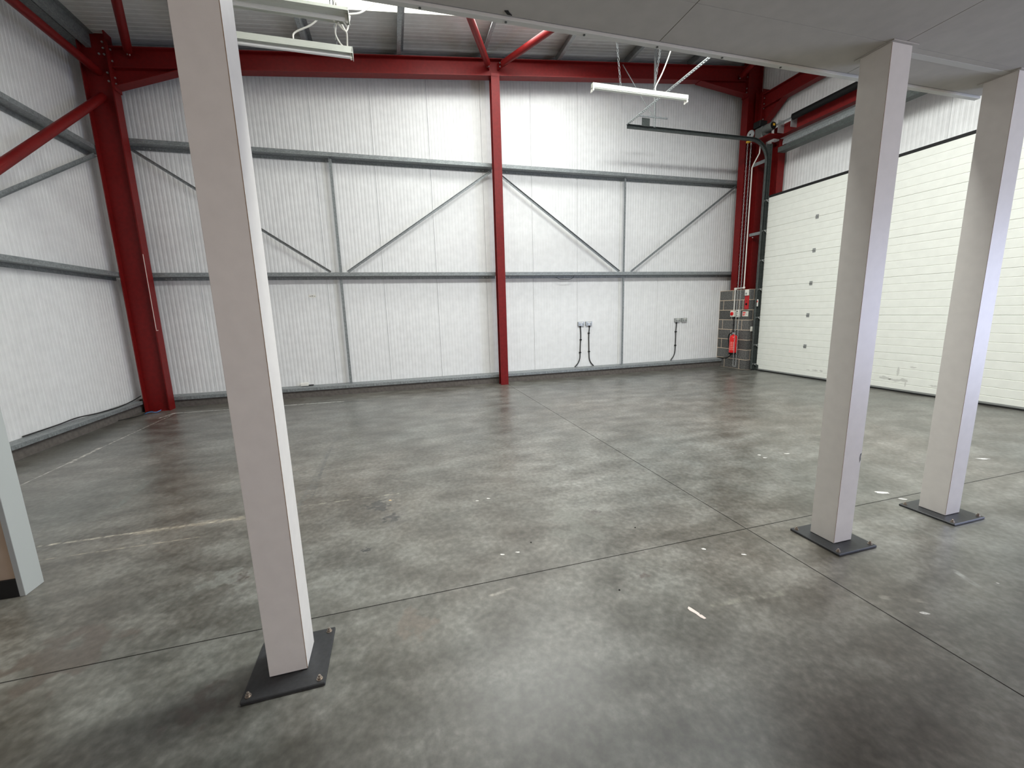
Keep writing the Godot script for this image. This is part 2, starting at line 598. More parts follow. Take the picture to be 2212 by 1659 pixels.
func wall_panels(parent: Node3D, o: Vector3, u: Vector3, v: Vector3, from: float, joints: Array, top: Callable, bottom := 0.1) -> void:
	for i in joints.size() - 1:
		var a: float = joints[i] + 0.0012
		var w: float = joints[i + 1] - 0.0012 - a
		var loop := rib_loop(w, maxi(int(round(w * 16.0)), 1), 0.017, 0.0026, 0.06)
		var lo := []
		var hi := []
		for p in loop:
			var q := o + u * (a + p.x) + v * p.y
			lo.append(q + Vector3(0, bottom, 0))
			hi.append(q + Vector3(0, top.call(q), 0))
		var st := mk()
		loft(st, lo, hi, loop)
		obj("wall_panel", st, M.panel, parent)

func build_walls() -> void:
	var top := func(q: Vector3) -> float: return roof_y(q.x) + 0.03
	var back := setting("wall_back", "white micro-ribbed liner panels of the long back wall", "wall")
	var j := [XL - 0.06]
	var x := -3.13
	while x < XR:
		j.append(x)
		x += 1.0
	j.append(XR + 0.06)
	wall_panels(back, Vector3(0, 0, ZB), Vector3.RIGHT, Vector3.BACK, 0, j, top)
	var st := mk()
	box2(st, Vector3(XL - 0.3, 0, ZB - 0.25), Vector3(XR + 0.3, 7.0, ZB - 0.06))
	obj("outer_sheet", st, M.panel, back)
	var left := setting("wall_left", "white ribbed liner panels of the cross-braced side wall", "wall")
	j = []
	var z := ZB
	while z < ZF + 0.5:
		j.append(z)
		z += 1.0
	wall_panels(left, Vector3(XL, 0, 0), Vector3.BACK, Vector3.RIGHT, 0, j, top)
	st = mk()
	box2(st, Vector3(XL - 0.25, 0, ZB - 0.3), Vector3(XL - 0.06, 6.0, ZF + 0.3))
	obj("outer_sheet", st, M.panel, left)
	var right := setting("wall_right", "white ribbed liner panels around and above the sectional door", "wall")
	var jr := [ZB, -7.6, -6.6, -5.6, -4.6, -3.6, -2.6, -1.6, -0.6, 0.0]
	wall_panels(right, Vector3(XR, 0, 0), Vector3.BACK, Vector3.LEFT, 0, jr, top, 0.0)
	wall_panels(right, Vector3(XR, 0, 0), Vector3.BACK, Vector3.LEFT, 0, [0.0, 1.0, 2.0], top, 2.35)
	wall_panels(right, Vector3(XR, 0, 0), Vector3.BACK, Vector3.LEFT, 0, [2.0, 3.0, 3.7], top, 0.0)
	st = mk()
	box2(st, Vector3(XR + 0.06, 0, ZB - 0.3), Vector3(XR + 0.25, 7.0, 0.0))
	box2(st, Vector3(XR + 0.06, 0, 2.0), Vector3(XR + 0.25, 7.0, ZF + 0.3))
	box2(st, Vector3(XR + 0.06, 2.35, 0.0), Vector3(XR + 0.25, 7.0, 2.0))
	obj("outer_sheet", st, M.panel, right)
	# unseen entrance glazing, added behind the camera for the bluish light on the columns
	var win := setting("window_1", "added unseen tall glazed entrance screen with white frame beyond the mezzanine", "window")
	st = mk()
	for q in [[0.0, 0.06, 0.0, 2.35], [1.94, 2.0, 0.0, 2.35], [0.97, 1.03, 0.06, 2.29], [0.0, 2.0, 2.29, 2.35], [0.0, 2.0, 0.0, 0.06]]:
		box2(st, Vector3(XR, q[2], q[0]), Vector3(XR + 0.1, q[3], q[1]))
	obj("window_frame", st, M.white_plastic, win)
	for k in 2:
		st = mk()
		box2(st, Vector3(XR + 0.045, 0.06, 0.06 + k * 0.97), Vector3(XR + 0.055, 2.29, 0.97 + k * 0.97))
		obj("pane", st, M.glass, win)
	var front := setting("wall_front", "white liner wall at the front of the unit", "wall")
	st = mk()
	for q in [[XL - 0.3, -2.5, 0.0, 7.0], [3.5, XR + 0.3, 0.0, 7.0], [-2.5, 3.5, 2.6, 7.0], [-2.5, 3.5, 0.0, 0.9]]:
		st = mk()
		box2(st, Vector3(q[0], q[2], ZF), Vector3(q[1], q[3], ZF + 0.2))
		obj("wall_panel", st, M.panel, front)
	win = setting("window_4", "added unseen wide glazed shopfront window with white frame under the mezzanine", "window")  # out-of-view glazing, added to house the warm fill light
	for k in 7:
		st = mk()
		box2(st, Vector3(-2.5 + k * 0.985, 0.9, ZF + 0.02), Vector3(-2.44 + k * 0.985, 2.6, ZF + 0.12))
		obj("mullion", st, M.white_plastic, win)
	for k in 6:
		st = mk()
		box2(st, Vector3(-2.44 + k * 0.985, 0.9, ZF + 0.06), Vector3(-1.515 + k * 0.985, 2.6, ZF + 0.07))
		obj("pane", st, M.glass, win)

func build_roof() -> void:
	var ce := setting("ceiling", "pale grey ribbed liner sheets of the monopitch roof", "ceiling")
	var z := -8.25 - 1.0
	var dir := Vector3(1, SLOPE, 0)
	while z < ZF:
		var spans := [[XL - 0.3, XR + 0.3]]
		if absf(z + 7.25) < 0.01 or absf(z + 3.25) < 0.01:
			spans = [[XL - 0.3, -1.8 if z < -5.0 else -3.6], [4.0 if z < -5.0 else 5.2, XR + 0.3]]
		for s in spans:
			var loop := rib_loop(0.997, 11, 0.02, 0.004, 0.10)
			var st := mk()
			prism(st, loop, Vector3(s[0], roof_y(s[0]), z), Vector3.BACK, Vector3.DOWN, dir * (s[1] - s[0]))
			obj("roof_panel", st, M.roof, ce)
		z += 1.0
	var st: SurfaceTool
	for k in 2:  # the second sheet is out of view, added to brighten floor and walls
		var win := setting("window_%d" % (k + 2), ["bright translucent rooflight sheet beside the red rafter", "added unseen translucent rooflight sheet above the mezzanine edge"][k], "rooflight")
		st = mk()
		prism(st, PackedVector2Array([Vector2(0, 0.0), Vector2(0.997, 0.0), Vector2(0.997, 0.01), Vector2(0, 0.01)]), Vector3(-1.8 - 1.8 * k, roof_y(-1.8 - 1.8 * k), -7.25 + 4.0 * k), Vector3.BACK, Vector3.UP, dir * (5.8 + 3.0 * k))
		obj("pane", st, M.rooflight, win)
	# gable trim along the top of the back wall
	var gt := thing("gable_trim", "galvanised trim running along the roof edge above the red rafter", "trim")
	st = mk()
	prism(st, PackedVector2Array([Vector2(0, 0), Vector2(0.16, 0), Vector2(0.16, 0.09), Vector2(0.155, 0.09), Vector2(0.155, 0.005), Vector2(0, 0.005)]), Vector3(XL + 0.02, roof_y(XL) - 0.145, ZB + 0.01), Vector3.BACK, Vector3.UP, dir * (XR - XL - 0.04))
	obj("angle", st, M.galv, gt)

func build_mezzanine() -> void:
	var mz := thing("mezzanine", "white-edged mezzanine floor with grey boarded soffit on boxed columns", "mezzanine", Vector3(0, 0, 0))
	var xs := [XL + 0.02, -3.53, -2.314, -1.098, 0.118, 1.334, 2.55, 3.69]
	var zs := [-1.952, -1.695, 0.74, 3.18, ZF - 0.02]
	for i in xs.size() - 1:
		for k in zs.size() - 1:
			var st := mk()
			box2(st, Vector3(xs[i] + 0.0018, SOFFIT, zs[k] + 0.0006), Vector3(xs[i + 1] - 0.0018, SOFFIT + 0.018, zs[k + 1] - 0.0006), 0.0005)
			obj("soffit_board", st, M.soffit, mz)
	var st := mk()
	box2(st, Vector3(XL + 0.02, SOFFIT + 0.03, -1.94), Vector3(3.68, SOFFIT + 0.30, ZF - 0.02))
	obj("deck", st, M.deck, mz)
	st = mk()
	box2(st, Vector3(XL + 0.02, SOFFIT - 0.012, -1.986), Vector3(3.70, SOFFIT + 0.33, -1.956), 0.002)
	obj("edge_trim", st, M.edge_trim, mz)
	st = mk()
	box2(st, Vector3(3.692, SOFFIT + 0.004, -1.955), Vector3(3.70, SOFFIT + 0.33, ZF - 0.02))
	obj("edge_trim", st, M.edge_trim, mz)
	st = mk()
	box2(st, Vector3(2.612, SOFFIT - 0.0015, -1.762), Vector3(3.482, SOFFIT + 0.002, -1.728))
	obj("joint_strip", st, M.joint_strip, mz)
	for x in [-0.2, 0.2, 0.57, 0.946, 1.336, 1.72, 2.1]:
		st = mk()
		lathe(st, [Vector2(0.0055, -0.001), Vector2(0.0055, -0.004), Vector2(0.0, -0.005)], Vector3(x, SOFFIT - 0.011, -1.971), Basis.IDENTITY, 10)
		obj("screw", st, M.galv_dark, mz)
	st = mk()
	var poly := PackedVector2Array([Vector2(-0.014, 0.012), Vector2(0.002, 0.016), Vector2(0.012, 0.004), Vector2(0.026, -0.008), Vector2(0.004, -0.006)])
	prism(st, poly, Vector3(0.565, SOFFIT - 0.003, -1.935), Vector3.RIGHT, Vector3.BACK, Vector3(0, 0.004, 0))
	obj("chipped_hole", st, M.cut, mz)

func build_columns() -> void:
	var list := [
		[Vector3(-0.524, 0, -1.743), "white boxed mezzanine column on its own near the beige partition"],
		[Vector3(2.537, 0, -1.750), "white boxed mezzanine column beside the crossing of the floor joints"],
		[Vector3(3.557, 0, -1.765), "white boxed mezzanine column at the corner nearest the sectional door"]]
	var plate := mk()
	box(plate, Vector3(0, 0.0075, 0), Vector3(0.302, 0.015, 0.312), 0.003)
	plate.generate_normals()
	var plate_mesh := plate.commit()
	var cas := mk()
	box2(cas, Vector3(-0.071, 0.017, -0.074), Vector3(0.071, SOFFIT - 0.006, 0.074), 0.0015)
	cas.generate_normals()
	var cas_mesh := cas.commit()
	var head := mk()
	box2(head, Vector3(-0.078, SOFFIT - 0.006, -0.10), Vector3(0.10, SOFFIT - 0.0005, 0.085))
	head.generate_normals()
	var head_mesh := head.commit()
	var nut := mk()
	lathe(nut, [Vector2(0.0, 0.0), Vector2(0.014, 0.0), Vector2(0.014, 0.003), Vector2(0.0, 0.003)], Vector3.ZERO, Basis.IDENTITY, 16)
	lathe(nut, [Vector2(0.0, 0.003), Vector2(0.0105, 0.003), Vector2(0.0105, 0.012), Vector2(0.0, 0.013)], Vector3.ZERO, Basis.IDENTITY, 6)
	lathe(nut, [Vector2(0.0, 0.012), Vector2(0.006, 0.012), Vector2(0.006, 0.021), Vector2(0.004, 0.023), Vector2(0.0, 0.023)], Vector3.ZERO, Basis.IDENTITY, 10)
	nut.generate_normals()
	var nut_mesh := nut.commit()
	var edge := mk()
	box2(edge, Vector3(-0.0715, 0.02, 0.0735), Vector3(-0.0697, SOFFIT - 0.008, 0.0745))
	edge.generate_normals()
	var edge_mesh := edge.commit()
	for i in 3:
		var t := thing("boxed_column", list[i][1], "column", list[i][0], "boxed columns under the mezzanine")
		share("base_plate", plate_mesh, M.plate, t, Vector3(0, 0, 0.01))
		var c := share("casing", cas_mesh, M.casing, t, Vector3.ZERO)
		share("board_edge", edge_mesh, M.core_edge, c, Vector3.ZERO if i else Vector3(0.1417, 0, 0))
		share("head_plate", head_mesh, M.soffit, t, Vector3.ZERO)
		for sx in [-1, 1]:
			for sz in [-1, 1]:
				share("anchor_bolt", nut_mesh, M.bolt, t, Vector3(sx * 0.128, 0.015, 0.01 + sz * 0.132), Basis.from_scale(Vector3.ONE * 0.85))
		if i == 1:
			var st := mk()
			var q := PackedVector2Array([Vector2(0, -0.03), Vector2(0.008, -0.012), Vector2(0.006, 0.01), Vector2(0.011, 0.03), Vector2(-0.001, 0.024), Vector2(-0.004, 0)])
			prism(st, q, Vector3(0.060, 0.545, 0.0738), Vector3.RIGHT, Vector3.UP, Vector3(0, 0, 0.0008))
			var d := obj("dent", st, M.knock, t)
			d.set_meta("label", "dark knock in the column edge")

# I-section as a loop: x across the depth, y across the flanges
func i_loop(depth: float, width: float, tf: float, tw: float) -> PackedVector2Array:
	var d := depth / 2
	var w := width / 2
	var t := tw / 2
	return PackedVector2Array([Vector2(-d, -w), Vector2(-d + tf, -w), Vector2(-d + tf, -t), Vector2(d - tf, -t), Vector2(d - tf, -w), Vector2(d, -w), Vector2(d, w), Vector2(d - tf, w), Vector2(d - tf, t), Vector2(-d + tf, t), Vector2(-d + tf, w), Vector2(-d, w)])

func bolt(parent: Node3D, at: Vector3, dir: Vector3, r := 0.014) -> void:
	var st := mk()
	tube(st, [at, at + dir * 0.014], r, 6)
	obj("bolt", st, M.zinc, parent)

func build_steel() -> void:
	var zc := -8.05
	# corner columns
	var t := thing("steel_column", "red steel corner column with scratched flange where the two liner walls meet", "column", Vector3(-3.855, 0, zc))
	var st := mk()
	prism(st, i_loop(0.35, 0.172, 0.015, 0.012), Vector3.ZERO, Vector3.RIGHT, Vector3.BACK, Vector3(0, 5.58, 0))
	obj("stanchion", st, M.red, t)
	st = mk()
	box2(st, Vector3(0.171, 1.33, 0.080), Vector3(0.1765, 2.50, 0.0868))
	box2(st, Vector3(0.171, 1.315, 0.030), Vector3(0.1765, 1.325, 0.0868))
	var sc := obj("scratch", st, M.tape, t)
	sc.set_meta("label", "bare scratched line along the flange edge")
	st = mk()
	box2(st, Vector3(-0.16, 0, -0.08), Vector3(0.16, 0.012, 0.08))
	obj("base_plate", st, M.red, t)
	for y in [4.95, 5.06, 5.3, 5.38, 5.46]:
		bolt(t, Vector3(0.10, y, 0.006), Vector3.BACK)
	bolt(t, Vector3(0.04, 5.3, 0.006), Vector3.BACK)
	t = thing("steel_column", "red steel corner column rising from the block pier beside the sectional door", "column", Vector3(7.865, 0, zc))
	st = mk()
	prism(st, i_loop(0.35, 0.172, 0.015, 0.012), Vector3.ZERO, Vector3.RIGHT, Vector3.BACK, Vector3(0, 6.60, 0))
	obj("stanchion", st, M.red, t)
	for y in [1.95, 2.6, 3.2, 3.8, 4.4]:
		bolt(t, Vector3(-0.09, y, 0.006), Vector3.BACK, 0.008)
	# rafter with haunches
	t = thing("gable_rafter", "long red steel rafter with haunched ends along the back wall", "beam")
	var xa := -3.68
	var xb := 7.69
	st = mk()
	prism(st, i_loop(0.28, 0.165, 0.013, 0.010), Vector3(xa, rafter_bottom(xa) + 0.14, zc), Vector3.UP, Vector3.BACK, Vector3(1, 0.0932, 0) * (xb - xa))
	obj("rafter", st, M.red, t)
	for h in [[xa, -2.80, -0.25], [xb, 6.45, -0.26]]:
		var x1: float = h[0]
		var x2: float = h[1]
		var y1: float = rafter_bottom(x1)
		var y2: float = rafter_bottom(x2)
		var hn := mk()
		var tri_ := PackedVector2Array([Vector2(x1, y1), Vector2(x2, y2), Vector2(x1, y1 + h[2])])
		prism(hn, tri_, Vector3(0, 0, zc - 0.005), Vector3.RIGHT, Vector3.UP, Vector3(0, 0, 0.01))
		var fl := PackedVector2Array([Vector2(x1, y1 + h[2]), Vector2(x2, y2 - 0.012), Vector2(x2, y2 + 0.001), Vector2(x1, y1 + h[2] + 0.013)])
		prism(hn, fl, Vector3(0, 0, zc - 0.082), Vector3.RIGHT, Vector3.UP, Vector3(0, 0, 0.164))
		obj("haunch", hn, M.red, t)
		var ep := mk()
		var e := 0.02 if x1 < 0 else -0.02
		box2(ep, Vector3(x1, y1 + h[2] - 0.04, zc - 0.085), Vector3(x1 + e, y1 + 0.34, zc + 0.085))
		obj("end_plate", ep, M.red, t)
		for y in [0.05, 0.13, 0.35, 0.5]:
			bolt(t, Vector3(x1 + e, y1 + h[2] + y, zc + 0.05), Vector3(signf(e), 0, 0))
	# centre post
	t = thing("gable_post", "slim red steel post standing midway along the back wall", "column", Vector3(2.074, 0, -8.03))
	st = mk()
	prism(st, i_loop(0.157, 0.155, 0.012, 0.009), Vector3.ZERO, Vector3.BACK, Vector3.RIGHT, Vector3(0, rafter_bottom(2.07) + 0.0, 0))
	obj("stanchion", st, M.red, t)
	st = mk()
	box2(st, Vector3(-0.077, rafter_bottom(2.07) - 0.02, 0.07), Vector3(0.077, rafter_bottom(2.07) + 0.03, 0.082))
	obj("cap_plate", st, M.red, t)
	# roof bracing tubes
	var braces := [
		[Vector3(1.96, 5.80, -7.98), Vector3(-0.72, 5.60, -2.15), "red roof bracing tube leaving the centre post towards the braced wall"],
		[Vector3(2.17, 5.82, -7.98), Vector3(5.65, 6.20, -2.15), "red roof bracing tube leaving the centre post towards the door side"],
		[Vector3(-3.43, 5.33, -7.98), Vector3(-1.10, 5.55, -2.15), "red roof bracing tube leaving the rafter by the braced wall corner"],
		[Vector3(7.45, 6.22, -7.98), Vector3(5.80, 6.20, -2.15), "red roof bracing tube leaving the rafter above the block pier corner"]]
	for b in braces:
		t = thing("bracing_tube", b[2], "bracing", Vector3.ZERO, "red roof bracing tubes")
		st = mk()
		var d: Vector3 = (b[1] - b[0]).normalized()
		tube(st, [b[0] + d * 0.08, b[1]], 0.054, 16)
		obj("tube", st, M.red, t)
		st = mk()
		box(st, b[0] + d * 0.03, Vector3(0.012, 0.11, 0.17), 0.0, Basis.looking_at(d, Vector3.UP))
		obj("gusset", st, M.red, t)
		for k in [-1, 1]:
			var side := d.cross(Vector3.UP).normalized()
			bolt(t, b[0] + d * 0.02 + Vector3(0, k * 0.03, 0) + side * 0.006, side)
			bolt(t, b[0] + d * 0.02 + Vector3(0, k * 0.03, 0) - side * 0.006, -side)
	# the braced wall: eaves strut and diagonal
	t = thing("eaves_strut", "red horizontal steel tube near the roof of the braced wall", "bracing")
	st = mk()
	tube(st, [Vector3(-3.86, 5.06, -8.03), Vector3(-3.86, 5.06, -2.0)], 0.054, 16)
	obj("tube", st, M.red, t)
	t = thing("wall_brace", "red diagonal steel tube sloping down across the braced wall", "bracing")
	st = mk()
	tube(st, [Vector3(-3.86, 4.73, -8.03), Vector3(-3.86, 0.12, -2.05)], 0.054, 16)
	obj("tube", st, M.red, t)
	# wind portal on the door wall
	t = thing("wind_portal", "red steel portal with haunched corner above the sectional door", "beam")
	st = mk()
	prism(st, i_loop(0.18, 0.17, 0.012, 0.010), Vector3(7.965, 0, -7.87), Vector3.BACK, Vector3.RIGHT, Vector3(0, 5.95, 0))
	obj("post", st, M.red, t)
	st = mk()
	prism(st, i_loop(0.27, 0.165, 0.013, 0.010), Vector3(7.94, 5.70, -7.78), Vector3.UP, Vector3.RIGHT, Vector3(0, 0, 5.6))
	obj("beam", st, M.red, t)
	st = mk()
	prism(st, PackedVector2Array([Vector2(-7.78, 5.57), Vector2(-7.30, 5.57), Vector2(-7.78, 5.20)]), Vector3(7.935, 0, 0), Vector3.BACK, Vector3.UP, Vector3(0.01, 0, 0))
	prism(st, PackedVector2Array([Vector2(-7.78, 5.20), Vector2(-7.30, 5.555), Vector2(-7.28, 5.57), Vector2(-7.78, 5.215)]), Vector3(7.86, 0, 0), Vector3.BACK, Vector3.UP, Vector3(0.16, 0, 0))
	obj("haunch", st, M.red, t)
	st = mk()
	box2(st, Vector3(7.86, 5.16, -7.78), Vector3(8.02, 5.86, -7.762))
	obj("end_plate", st, M.red, t)
	for y in [5.35, 5.56, 5.65, 5.76]:
		bolt(t, Vector3(7.90, y, -7.762), Vector3.BACK, 0.012)
	# door head beam and jamb post
	t = thing("door_head_beam", "red steel channel above the door carrying the spring shaft", "beam")
	st = mk()
	prism(st, PackedVector2Array([Vector2(0, 0), Vector2(0.14, 0), Vector2(0.14, 0.012), Vector2(0.012, 0.012), Vector2(0.012, 0.17), Vector2(0.14, 0.17), Vector2(0.14, 0.182), Vector2(0, 0.182)]), Vector3(7.74, 4.79, -7.30), Vector3.RIGHT, Vector3.UP, Vector3(0, 0, 4.6))
	obj("channel", st, M.red, t)
	t = thing("jamb_post", "red steel jamb post behind the door track", "column", Vector3(7.96, 0, -7.37))
	st = mk()
	prism(st, i_loop(0.19, 0.17, 0.012, 0.01), Vector3.ZERO, Vector3.BACK, Vector3.RIGHT, Vector3(0, 4.79, 0))
	obj("post", st, M.red, t)

# Z-section girt: front flange up, web level, rear flange down; x of the loop points out from the wall
func z_loop(depth: float, up: float, down: float) -> PackedVector2Array:
	var k := 0.004
	return PackedVector2Array([Vector2(0, -down), Vector2(k, -down), Vector2(k, -k), Vector2(depth, -k), Vector2(depth, up), Vector2(depth - 0.014, up), Vector2(depth - 0.014, up - k), Vector2(depth - k, up - k), Vector2(depth - k, 0), Vector2(0, 0)])

func girt(called: String, label: String, o: Vector3, out_: Vector3, w: Vector3, depth := 0.165, up := 0.06, down := 0.055) -> Node3D:
	var t := thing(called, label, "rail", Vector3.ZERO, "galvanised wall rails")
	var st := mk()
	prism(st, z_loop(depth, up, down), o, out_, Vector3.UP, w)
	obj("rail", st, M.galv, t)
	return t

func flat_bar(called: String, label: String, category: String, a: Vector3, b: Vector3, wid: float, thick: float, face: Vector3, group := "") -> Node3D:
	var t := thing(called, label, category, Vector3.ZERO, group)
	var d := (b - a)
	var side := d.cross(face).normalized()
	var st := mk()
	var k := 0.004
	# angle section: one leg on the wall side, one leg out
	prism(st, PackedVector2Array([Vector2(-wid / 2, 0), Vector2(wid / 2, 0), Vector2(wid / 2, k), Vector2(-wid / 2 + k, k), Vector2(-wid / 2 + k, thick), Vector2(-wid / 2, thick)]), a, side, face, d)
	obj("angle", st, M.galv, t)
	return t

func build_girts() -> void:
	var zf := ZB + 0.01
	var rails := [[-4.15, 2.05], [2.10, 8.05]]
	var bay := ["between the corner column and the centre post", "between the centre post and the block pier"]
	var lv := [[2.182, "lower"], [4.19, "upper"]]
	for l in lv:
		for i in 2:
			var t := girt("wall_girt", "%s galvanised rail on the back wall %s" % [l[1], bay[i]], Vector3(rails[i][0], l[0], zf), Vector3.BACK, Vector3(rails[i][1] - rails[i][0], 0, 0))
			for s in [0, 1]:
				var e: float = [[-3.60, 1.88], [2.27, 7.55]][i][s]
				for k in 2:
					bolt(t, Vector3(e + (0.08 * k if s == 0 else -0.08 * k), l[0] - 0.028, zf + 0.004), Vector3.BACK, 0.011)
	# base rails and kerb
	for i in 2:
		var x1: float = rails[i][0] if i else -4.15
		var x2: float = rails[i][1] if i == 0 else 7.61
		var t := thing("base_rail", "galvanised base rail low on the back wall %s" % bay[i], "rail", Vector3.ZERO, "galvanised wall rails")
		var st := mk()
		prism(st, PackedVector2Array([Vector2(0, 0.19), Vector2(0.174, 0.175), Vector2(0.18, 0.17), Vector2(0.18, 0.118), Vector2(0.174, 0.112), Vector2(0.170, 0.112), Vector2(0.170, 0.165), Vector2(0, 0.18)]), Vector3(x1, 0.012, zf), Vector3.BACK, Vector3.UP, Vector3(x2 - x1, 0, 0))
		obj("rail", st, M.galv, t)
	var kerb := setting("trim_1", "brown-grey concrete kerb under the back wall rail", "kerb")
	var st := mk()
	box2(st, Vector3(XL, 0, ZB), Vector3(7.62, 0.18, ZB + 0.155))
	obj("kerb", st, M.plinth, kerb)
	kerb = setting("trim_2", "grey concrete kerb under the braced wall rail", "kerb")
	st = mk()
	box2(st, Vector3(XL, 0, ZB + 0.16), Vector3(XL + 0.115, 0.15, -1.2))
	obj("kerb", st, M.plinth, kerb)
	# braced wall rails
	girt("wall_girt", "lower galvanised rail on the braced side wall below the red diagonal", Vector3(XL + 0.01, 2.17, -8.19), Vector3.RIGHT, Vector3(0, 0, 6.2), 0.16)
	girt("wall_girt", "upper galvanised rail on the braced side wall crossing the red diagonal", Vector3(XL + 0.01, 3.985, -8.19), Vector3.RIGHT, Vector3(0, 0, 6.2), 0.16, 0.06, 0.06)
	girt("eaves_beam", "deep galvanised eaves beam at the roof edge of the braced wall", Vector3(XL + 0.01, 5.42, -8.19), Vector3.RIGHT, Vector3(0, 0, 6.2), 0.18, 0.11, 0.07)
	var t := thing("base_rail", "galvanised base rail low on the braced side wall", "rail", Vector3.ZERO, "galvanised wall rails")
	st = mk()
	prism(st, PackedVector2Array([Vector2(0, 0.19), Vector2(0.15, 0.185), Vector2(0.15, 0.135), Vector2(0.145, 0.135), Vector2(0.145, 0.18), Vector2(0, 0.185)]), Vector3(XL + 0.01, 0, -8.0), Vector3.RIGHT, Vector3.UP, Vector3(0, 0, 6.6))
	obj("rail", st, M.galv, t)
	# sag rods and diagonals
	var face := Vector3.BACK
	var z1 := ZB + 0.10
	flat_bar("sag_bar", "upright galvanised sag bar from upper to lower rail, corner column bay", "bar", Vector3(-0.86, 2.19, z1), Vector3(-0.86, 4.18, z1), 0.045, 0.03, face, "galvanised sag bars")
	flat_bar("sag_bar", "upright galvanised sag bar from lower rail to kerb, corner column bay", "bar", Vector3(-0.87, 0.2, z1), Vector3(-0.87, 2.12, z1), 0.045, 0.03, face, "galvanised sag bars")
	flat_bar("sag_bar", "upright galvanised sag bar from upper to lower rail, block pier bay", "bar", Vector3(4.93, 2.19, z1), Vector3(4.93, 4.18, z1), 0.045, 0.03, face, "galvanised sag bars")
	flat_bar("sag_bar", "upright galvanised sag bar from lower rail to kerb, block pier bay", "bar", Vector3(4.93, 0.2, z1), Vector3(4.93, 2.12, z1), 0.045, 0.03, face, "galvanised sag bars")
	var z2 := ZB + 0.13
	flat_bar("diagonal_tie", "thin galvanised diagonal from corner column down to the sag bar", "bar", Vector3(-3.76, 4.13, z2), Vector3(-1.03, 2.25, z2), 0.045, 0.03, face, "galvanised diagonal ties")
	flat_bar("diagonal_tie", "thin galvanised diagonal rising from sag bar to the centre post, corner column bay", "bar", Vector3(-0.74, 2.25, z2), Vector3(1.98, 4.10, z2), 0.045, 0.03, face, "galvanised diagonal ties")
	flat_bar("diagonal_tie", "thin galvanised diagonal from centre post down to the sag bar, block pier bay", "bar", Vector3(2.17, 4.07, z2), Vector3(4.80, 2.25, z2), 0.045, 0.03, face, "galvanised diagonal ties")
	flat_bar("diagonal_tie", "thin galvanised diagonal rising from sag bar to the column at the block pier", "bar", Vector3(5.09, 2.25, z2), Vector3(7.76, 4.13, z2), 0.045, 0.03, face, "galvanised diagonal ties")
	flat_bar("diagonal_tie", "thin galvanised diagonal below the upper rail of the braced side wall", "bar", Vector3(XL + 0.13, 3.92, -8.0), Vector3(XL + 0.13, 2.28, -5.1), 0.05, 0.03, Vector3.RIGHT, "galvanised diagonal ties")
	# purlins
	var names := ["by the eaves of the braced wall", "next to the braced wall eaves", "above the paired light fittings", "between the light fittings and centre post", "meeting the rafter at the centre post", "next after the centre post towards the door", "above the hanging batten light", "above the door motor", "at the eaves over the sectional door"]
	var xs := [-3.9, -2.43, -0.98, 0.44, 1.88, 3.34, 4.81, 6.28, 7.75]
	for i in xs.size():
		var x: float = xs[i]
		t = thing("purlin", "galvanised roof purlin %s" % names[i], "purlin", Vector3.ZERO, "galvanised roof purlins")
		st = mk()
		var p := PackedVector2Array([Vector2(-0.06, 0), Vector2(0.004, 0), Vector2(0.004, 0.176), Vector2(0.06, 0.176), Vector2(0.06, 0.180), Vector2(0, 0.180), Vector2(0, 0.004), Vector2(-0.056, 0.004), Vector2(-0.056, 0.016), Vector2(-0.06, 0.016)])
		prism(st, p, Vector3(x, roof_y(x) - 0.185, -8.2), Vector3(1, SLOPE, 0), Vector3.UP, Vector3(0, 0, 11.6))
		obj("section", st, M.galv, t)

